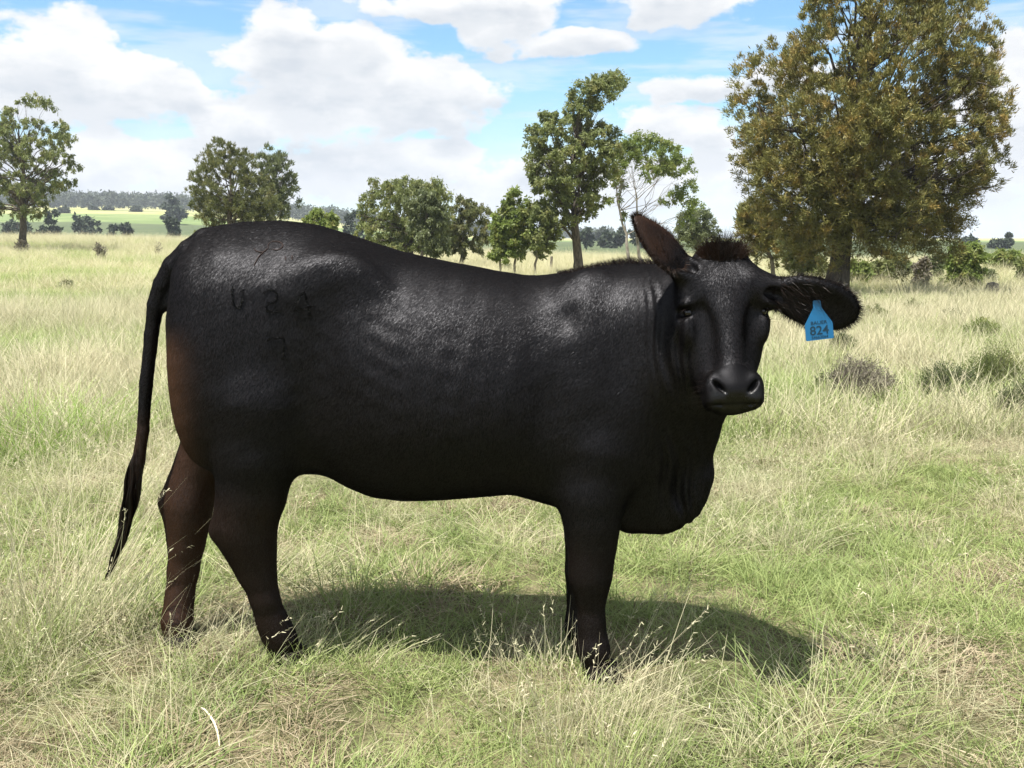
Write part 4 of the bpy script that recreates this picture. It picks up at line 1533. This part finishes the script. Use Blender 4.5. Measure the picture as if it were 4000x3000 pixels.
bag.build("tail_switch", m_hair, cow)

# whiskers and lashes
bag = Bag()
for s in (-1, 1):
    r0 = np.stack([np.array(BVH.find_nearest(Vector(hp(s * rh.uniform(.07, .1), rh.uniform(.3, .4), rh.uniform(-.08, 0))))[0]) for _ in range(26)])
    strands(bag, r0, hu * s + hn * .3 + hv * .15, rh.uniform(.03, .07, 26), .0008, (0, 0, -.3), 4, .2, .1, rh)
    r0 = np.stack([hp(s * rh.uniform(.118, .135), .0, rh.uniform(-.06, -.03)) for _ in range(60)])
    strands(bag, r0, hu * s * .7 + hn * .4 + hv * .45, rh.uniform(.012, .026, 60), .0012, (0, 0, -.2), 3, .15, .1, rh)
tag(bag.build("whiskers", m_hair, cow), kind="stuff")

# cloven hooves
for (hx_, hy_, hd, tw) in [(2346, 2600, -.178, 0.0), (2292, 2508, .072, 0.0), (1134, 2548, -.090, .1), (698, 2500, .040, -.05)]:
    top_p = cp(hx_, hy_, hd)
    gz = float(height(top_p[0], top_p[1]))
    bag = Bag()
    for s in (-1, 1):
        ring = []
        for (z_, fx, bx__, w_) in [(top_p[2] + .02, .035, -.045, .026), (gz + .045, .062, -.048, .031), (gz + .004, .085, -.050, .033)]:
            th = np.linspace(0, 2 * np.pi, 14, endpoint=False)
            cx = (fx + bx__) / 2
            ring.append(np.stack([top_p[0] + cx + np.cos(th) * (fx - bx__) / 2, top_p[1] + s * .030 + np.sin(th) * w_ * (1 - .35 * np.maximum(np.cos(th), 0)), np.full(14, z_)], 1))
        V = np.concatenate(ring + [ring[-1].mean(0, keepdims=True)])
        j = np.arange(14); k = (j + 1) % 14
        Fq = np.concatenate([np.stack([i * 14 + j, i * 14 + k, i * 14 + 14 + k, i * 14 + 14 + j], 1) for i in range(2)])
        bag.add(V, Fq)
        bag.f[-1] = np.concatenate([bag.f[-1], np.stack([28 + j, 28 + k, np.full(14, 42), np.full(14, 42)], 1)[:, [0, 1, 2, 2]][:0] + (bag.n - len(V))])
    bag.build("hoof", m_horn, cow, True)


# brands on the rump: ridges of scar following the hide
def brand(name, lines, mat, rad, lift):
    bag = Bag()
    for ln in lines:
        pts = []
        ln = np.array(ln, float)
        seg = np.linalg.norm(np.diff(ln, axis=0), axis=1)
        tt = np.concatenate([[0], np.cumsum(seg)])
        for q in np.linspace(0, tt[-1], max(6, int(tt[-1] / 7))):
            h_, n_ = on_hide(np.interp(q, tt, ln[:, 0]) + rh.normal(0, .8), np.interp(q, tt, ln[:, 1]) + rh.normal(0, .8))
            if h_ is not None:
                n_ = n_ if n_[1] < 0 else -n_
                pts.append(h_ + n_ * lift)
        if len(pts) > 3 and mat is m_scar:                          # numerals: hair standing off in a ridge along the burn
            for rep in range(26):
                q = np.array(pts) + rh.normal(0, .0022, (len(pts), 3))
                strands(bag, q, np.array([-.25, -.75, .65]), rh.uniform(.005, .011, len(q)), .0012, (0, 0, -.5), 2, .45, None, rh)
        elif len(pts) > 3:
            k = len(pts)
            bag.tube(pts, rad * (0.45 + 0.55 * np.sin(np.linspace(0.15, 3.0, k))) * rh.uniform(.75, 1.25, k), 6)
    return bag.build(name, mat, cow, True)


def arc(cx, cy, rx, ry, a0, a1, n=12):
    th = np.radians(np.linspace(a0, a1, n))
    return [(cx + rx * math.cos(a), cy + ry * math.sin(a)) for a in th]


brand("brand_numeral", [[(911, 1125)] + [(908, 1150), (912, 1185), (922, 1203), (932, 1205), (944, 1195), (949, 1170), (950, 1135)]], m_scar, .0036, .0010)
brand("brand_numeral", [[(1035, 1145), (1050, 1134), (1072, 1133), (1086, 1148), (1080, 1178), (1052, 1187), (1040, 1200), (1046, 1216), (1070, 1220), (1098, 1216)]], m_scar, .0036, .0010)
brand("brand_numeral", [[(1152, 1196), (1170, 1160), (1188, 1142), (1196, 1165), (1204, 1192), (1212, 1230)], [(1152, 1212), (1190, 1209), (1222, 1198)]], m_scar, .0036, .0010)
brand("brand_numeral", [[(1046, 1332), (1056, 1324), (1090, 1320), (1108, 1320), (1112, 1350), (1110, 1385), (1106, 1405)]], m_scar, .0036, .0010)
brand("brand_symbol", [arc(1076, 961, 29, 17, 160, 480, 22), arc(1018, 972, 24, 14, 10, 190, 12), [(1048, 968), (1030, 985), (1008, 1008), (992, 1040)]], m_scar_b, .0028, .0012)
brand("brand_tick", [[(1116, 1003), (1117, 1018)]], m_scar_b, .0028, .0012)
brand("brand_tick", [[(1141, 998), (1142, 1016)]], m_scar_b, .0028, .0012)

# ------------------------------------------------------------------ ear tag
m_tag = simple("blue_plastic", (0.010, 0.115, 0.26), 0.35, 0.4, (40.0, 0.1, 0.002))
m_ink = simple("tag_ink", (0.010, 0.035, 0.060), 0.6, 0.2)
tagY = float(on_hide(3191, 1188)[0][1]) - .010
c_top = at(3191, 1188, tagY)
c_bot = at(3203, 1327, tagY - .006)
tv_ = unit(c_bot - c_top)                       # down the tag
tu = unit(np.array([1.0, .05, 0.08]) - tv_ * (np.array([1.0, .05, 0.08]) @ tv_))
tn = np.cross(tu, tv_)
tn = tn if tn[1] < 0 else -tn
TH = np.linalg.norm(c_bot - c_top)
etag = empty("ear_tag", c_top, "blue plastic ear tag numbered 824 hanging in the cow's drooping ear", "ear tag")
outl = [(-.0125, -.010), (-.009, -.0125), (.009, -.0125), (.0125, -.010), (.0135, .010), (.016, .016), (.0445, .062), (.0455, .068), (.0455, TH - .003), (.0425, TH),
        (-.0425, TH), (-.0455, TH - .003), (-.0455, .068), (-.0445, .062), (-.016, .016), (-.0135, .010)]
V = [c_top + tu * u + tv_ * v + tn * w for w in (.0012, -.0012) for u, v in outl]
no = len(outl)
me = bpy.data.meshes.new("tag_panel")
me.from_pydata([tuple(q) for q in V], [], [tuple(range(no)), tuple(range(2 * no - 1, no - 1, -1))] + [(i, (i + 1) % no, no + (i + 1) % no, no + i) for i in range(no)])
me.materials.append(m_tag)
ob = bpy.data.objects.new("tag_panel", me)
COL.objects.link(ob); ob.parent = etag; ob.matrix_parent_inverse = etag.matrix_basis.inverted()
bm = bmesh.new()
bmesh.ops.create_cone(bm, cap_ends=True, segments=16, radius1=.0068, radius2=.0050, depth=.006)
me = bpy.data.meshes.new("stud")
bm.to_mesh(me); bm.free()
me.materials.append(simple("stud_plastic", (.008, .05, .14), .4, .4))
ob = bpy.data.objects.new("stud", me)
COL.objects.link(ob); ob.parent = etag
fr = Matrix((tu, -tv_, tn)).transposed().to_4x4()
ob.matrix_parent_inverse = etag.matrix_basis.inverted()
ob.matrix_world = Matrix.Translation(Vector(c_top + tn * .003)) @ fr


def lettering(txt, v, size, sx=1.0, bold=.0):
    cu = bpy.data.curves.new("lettering", 'FONT')
    cu.body = txt
    cu.align_x = 'CENTER'
    cu.align_y = 'CENTER'
    cu.size = size
    cu.offset = bold
    tmp = bpy.data.objects.new("lettering", cu)
    COL.objects.link(tmp)
    bpy.context.view_layer.update()
    me = bpy.data.meshes.new_from_object(tmp.evaluated_get(bpy.context.evaluated_depsgraph_get()))
    bpy.data.objects.remove(tmp)
    me.materials.clear()
    me.materials.append(m_ink)
    lo = bpy.data.objects.new("lettering", me)
    COL.objects.link(lo)
    lo.parent = etag
    lo.matrix_parent_inverse = etag.matrix_basis.inverted()
    lo.matrix_world = Matrix.Translation(Vector(c_top + tv_ * v + tn * .0020)) @ fr @ Matrix.Diagonal((sx, 1, 1, 1))


lettering("BAUER", .060, .0155, 1.15, .0002)
lettering("824", .0855, .040, 1.05, .0005)
lettering("54662064", .1065, .0125, 1.1, .0001)

# ------------------------------------------------------------------ shrubs in the grass
def shrub(name, label, px, py, wpx, hpx, stems, leaves, mats, seed, group=None, leaf=(.03, .007), cat="shrub"):
    rng = np.random.default_rng(seed)
    Y = 10.0
    for _ in range(30):                                            # where that spot of the photograph meets the ground
        b = at(px, py, Y)
        Y += (b[2] - float(height(b[0], Y))) * 2.0
    s = Y / F_PX
    w, h = wpx * s, hpx * s
    base = np.array([b[0], Y, float(height(b[0], Y))])
    root = empty(name, base, label, cat, group)
    wood, fol = Bag(), Bag()
    for i in range(stems):
        a = rng.random() * 6.283
        q = math.sqrt(rng.random())
        end = base + np.array([math.cos(a) * q * w * .5, math.sin(a) * q * w * .4, h * (1.05 - .5 * q * q) * rng.uniform(.7, 1.08)])
        st = base + np.array([math.cos(a) * q * w * .12, math.sin(a) * q * w * .12, -.02])
        pts = curve_pts(st, end, .05, 6, rng, .04)
        wood.tube(pts, np.linspace(.0045, .0015, 6), 4, rng.random())
        n = int(leaves / stems)
        tt = rng.uniform(.35, 1.0, n)
        c = np.stack([np.interp(tt, np.linspace(0, 1, 6), pts[:, k]) for k in range(3)], 1) + rng.normal(0, .035 * h / .5, (n, 3))
        al = unit(np.array([math.cos(a) * .5, math.sin(a) * .5, .7]) + rng.normal(0, .5, (n, 3)))
        fol.add(*leaf_quads(c, al, leaf[0], leaf[1], rng, np.clip(rng.normal(.5, .2) + rng.normal(0, .15, n), 0, 1)))
    wood.build("stems", mats[1], root)
    fol.build("foliage", mats[0], root)
    return root


SG = "low shrubs dotted in the grass"
shrub("low_shrub", "grey-brown half-dead shrub in the grass below the drooping ear", 3345, 1575, 300, 170, 90, 9000, (L_TWIG, L_TWIG), 81, SG)
shrub("low_shrub", "green sprigs growing through the left of the half-dead shrub", 3255, 1560, 170, 120, 40, 5000, (L_SHRUB, L_TWIG), 82, SG)
shrub("low_shrub", "dull green shrub with brown twigs left of the bright bushy shrub", 3690, 1570, 240, 150, 70, 8000, (L_SHRUB, L_TWIG), 83, SG)
shrub("low_shrub", "bright bushy green shrub at the right of the open grass", 3880, 1550, 260, 190, 90, 13000, (L_GUM, L_TWIG), 84, SG)
shrub("low_shrub", "greyish shrub low in front of the bright bushy shrub", 3985, 1650, 200, 150, 60, 7000, (L_SHRUB, L_TWIG), 85, SG)
shrub("low_shrub", "dark green tussock in the grass just beyond the ear tag", 3400, 1265, 150, 70, 50, 5000, (L_GUM, L_TWIG), 86, SG, (.06, .014))
shrub("low_shrub", "small dark green tussock midway to the bright thicket", 3570, 1230, 90, 55, 40, 3500, (L_GUM, L_TWIG), 87, SG, (.06, .014))
shrub("low_shrub", "flat dark tussock in front of the bright thicket", 3720, 1260, 110, 50, 40, 3500, (L_SHRUB, L_TWIG), 88, SG, (.06, .014))
shrub("low_shrub", "leafy pale green weed clump right of the tussocks", 3830, 1340, 130, 90, 50, 5000, (L_BRIGHT, L_TWIG), 89, SG, (.05, .014))
shrub("low_shrub", "green grass-like tussock below the ear tag", 3290, 1400, 100, 90, 50, 5000, (L_SHRUB, L_TWIG), 90, SG, (.06, .008))
shrub("low_shrub", "brown seeding weed standing in the grass left of the tail", 382, 1010, 34, 75, 14, 900, (L_TWIG, L_TWIG), 91, SG, (.10, .05))
shrub("low_shrub", "brown bushy weed beside the left gum's trunk", 60, 975, 50, 55, 16, 900, (L_TWIG, L_TWIG), 92, SG, (.16, .07))
shrub("low_shrub", "grey seedling bush at the foot of the tall gum", 2185, 1068, 32, 26, 14, 900, (L_SHRUB, L_TWIG), 93, SG, (.07, .03))
shrub("low_shrub", "green bush at the foot of the outermost sapling", 1975, 1050, 60, 40, 20, 1600, (L_SHRUB, L_TWIG), 94, SG, (.08, .03))
shrub("low_shrub", "dark green low clump in the grass left of the cow's tail", 260, 1130, 60, 30, 20, 1500, (L_SHRUB, L_TWIG), 95, SG, (.10, .03))
shrub("low_shrub", "reddish stalky weed standing just above the tail's bend", 600, 985, 26, 70, 8, 320, (L_TWIG, L_TWIG), 96, SG, (.07, .03))


# ------------------------------------------------------------------ tussocks and stalks close to the camera
def tussock(name, label, px, py, groups, seed, lean=(0, 0, 0)):
    rng = np.random.default_rng(seed)
    Y = 3.5
    for _ in range(30):
        b = at(px, py, Y)
        Y += (b[2] - float(height(b[0], Y))) * 1.2
    base = np.array([b[0], Y, float(height(b[0], Y))])
    root = empty(name, base, label, "grass")
    for pn, kw, mat in groups:
        v, f, tt, hh = blades(rng=rng, **kw)
        v = v + np.maximum(v[:, 2:3], 0) * np.asarray(lean)
        me = mesh_np(pn, v + base, f, mat, root, {"t": tt, "h": hh})
    return root


tussock("dry_grass_tussock", "tall wispy tussock with feathery seed heads before the cow's front hooves", 2230, 2690,
        [("stems", dict(n=70, spread=.34, h0=.18, h1=.40, w=.0030, lean=.28, bend=.35, head=.75), M_STRAW),
         ("leaf_blades", dict(n=420, spread=.40, h0=.08, h1=.24, w=.0034, lean=.45, bend=.6), M_STRAW)], 101, (.25, 0, 0))
tussock("dry_grass_tussock", "dense fine-stemmed grey straw tussock at the bottom of the picture", 2330, 2960,
        [("stems", dict(n=420, spread=.26, h0=.14, h1=.34, w=.0022, lean=.22, bend=.25, head=.05), M_STRAW),
         ("leaf_blades", dict(n=260, spread=.28, h0=.06, h1=.18, w=.003, lean=.5, bend=.5), M_GREEN)], 102, (.12, 0, 0))
tussock("dry_grass_tussock", "tall golden straw tussock leaning beside the cow's tail tip", 170, 2480,
        [("stems", dict(n=380, spread=.34, h0=.35, h1=.85, w=.0040, lean=.32, bend=.45, head=.3), M_STRAW),
         ("leaf_blades", dict(n=160, spread=.24, h0=.12, h1=.35, w=.0045, lean=.6, bend=.8), M_STRAW)], 103, (.22, 0, 0))
tussock("dry_grass_tussock", "bleached straw clump standing between the lush green clump and the tail", 330, 2020,
        [("stems", dict(n=200, spread=.32, h0=.25, h1=.60, w=.0040, lean=.40, bend=.5, head=.25), M_STRAW)], 110, (.2, 0, 0))
tussock("green_grass_tussock", "lush green grass clump at the left behind the tail", 120, 1750,
        [("leaf_blades", dict(n=1100, spread=.8, h0=.22, h1=.58, w=.0085, lean=.5, bend=.8), M_LUSH)], 104)
tussock("green_grass_tussock", "dark green sedge clump in the shade behind the hind leg", 1400, 2390,
        [("leaf_blades", dict(n=150, spread=.20, h0=.14, h1=.42, w=.0045, lean=.42, bend=.6), M_GREEN)], 105)
tussock("green_grass_tussock", "slim green grass with open panicle in front of the hind leg", 985, 2480,
        [("stems", dict(n=7, spread=.07, h0=.26, h1=.40, w=.0030, lean=.18, bend=.2, head=.9), M_GREEN),
         ("leaf_blades", dict(n=26, spread=.10, h0=.12, h1=.30, w=.005, lean=.35, bend=.5), M_GREEN)], 106)
tussock("green_grass_tussock", "leafy green tuft lower right with broad fresh blades", 3180, 2800,
        [("leaf_blades", dict(n=170, spread=.30, h0=.08, h1=.24, w=.008, lean=.6, bend=.8), M_GREEN)], 107)
tussock("dry_grass_tussock", "straw stems across the cow's far hind hoof", 640, 2560,
        [("stems", dict(n=140, spread=.30, h0=.16, h1=.42, w=.0028, lean=.6, bend=.5, head=.2), M_STRAW)], 108, (.5, 0, 0))
tussock("dry_grass_tussock", "thin straw stems standing round the near hind hoof", 1180, 2590,
        [("stems", dict(n=140, spread=.26, h0=.12, h1=.34, w=.0028, lean=.45, bend=.5, head=.3), M_STRAW)], 109, (.3, 0, 0))

m_pale = simple("bleached_stalk", (0.62, 0.55, 0.40), 0.6, 0.2, (80.0, 0.4, 0.003))
bag = Bag()
sp_ = []
for (a_, b_) in [(786, 2764), (800, 2772), (820, 2795), (838, 2825), (850, 2860), (855, 2890), (857, 2915)]:
    Y = 3.0
    for _ in range(30):
        q = at(a_, b_, Y)
        Y += (q[2] - float(height(q[0], Y)) - .045) * 1.2
    sp_.append(q)
bag.tube(sp_, [.0015, .003, .0036, .004, .0036, .003, .0015], 7)
st_o = bag.build("curved_stalk", m_pale, None, True)
tag(st_o, "bleached curved stalk lying bent over in the green grass", "stalk")

# leaning grey post far across the paddock, stump at the right
bag = Bag()
gp_ = at(2153, 1036, 46)
gz_ = float(height(gp_[0], 46))
bag.tube([(gp_[0], 46, gz_ - .1), (gp_[0], 46, gz_ + .35), (gp_[0] + .02, 46, gz_ + .75)], [.07, .065, .06], 8)
tag(bag.build("fence_post", B_GREY, None, True), "short grey post standing between saplings and tall gum", "post")
bag = Bag()
gp_ = at(3872, 1150, 26)
gz_ = float(height(gp_[0], 26))
bag.tube([(gp_[0], 26, gz_ - .1), (gp_[0], 26, gz_ + .1), (gp_[0] + .02, 26, gz_ + .30), (gp_[0] + .03, 26, gz_ + .44), (gp_[0] + .03, 26, gz_ + .47)], [.23, .20, .17, .14, .02], 9)
tag(bag.build("tree_stump", B_GREY, None, True), "weathered grey stump in the grass before the flat-topped tree", "stump")

# ------------------------------------------------------------------ the air over the far country
m_air = bpy.data.materials.new("haze_air")
m_air.use_nodes = True
S.tree = m_air.node_tree
for n_ in list(S.tree.nodes):
    S.tree.nodes.remove(n_)
out_ = S.tree.nodes.new("ShaderNodeOutputMaterial")
vol = S.tree.nodes.new("ShaderNodeVolumePrincipled")
vol.inputs['Color'].default_value = (0.80, 0.88, 1.0, 1)
vol.inputs['Density'].default_value = 0.00028
S.tree.links.new(vol.outputs[0], out_.inputs['Volume'])
zt = 75.0
bx8 = [(-3400, -420), (3400, -420), (3400, 4700), (-3400, 4700)]
hz = mesh_np("haze", [(a, b, -4.0) for a, b in bx8] + [(a, b, zt) for a, b in bx8],
             [(0, 3, 2, 1), (4, 5, 6, 7), (0, 1, 5, 4), (1, 2, 6, 5), (2, 3, 7, 6), (3, 0, 4, 7)], m_air)
tag(hz, "thin summer haze over the far fields", None, None, "stuff")
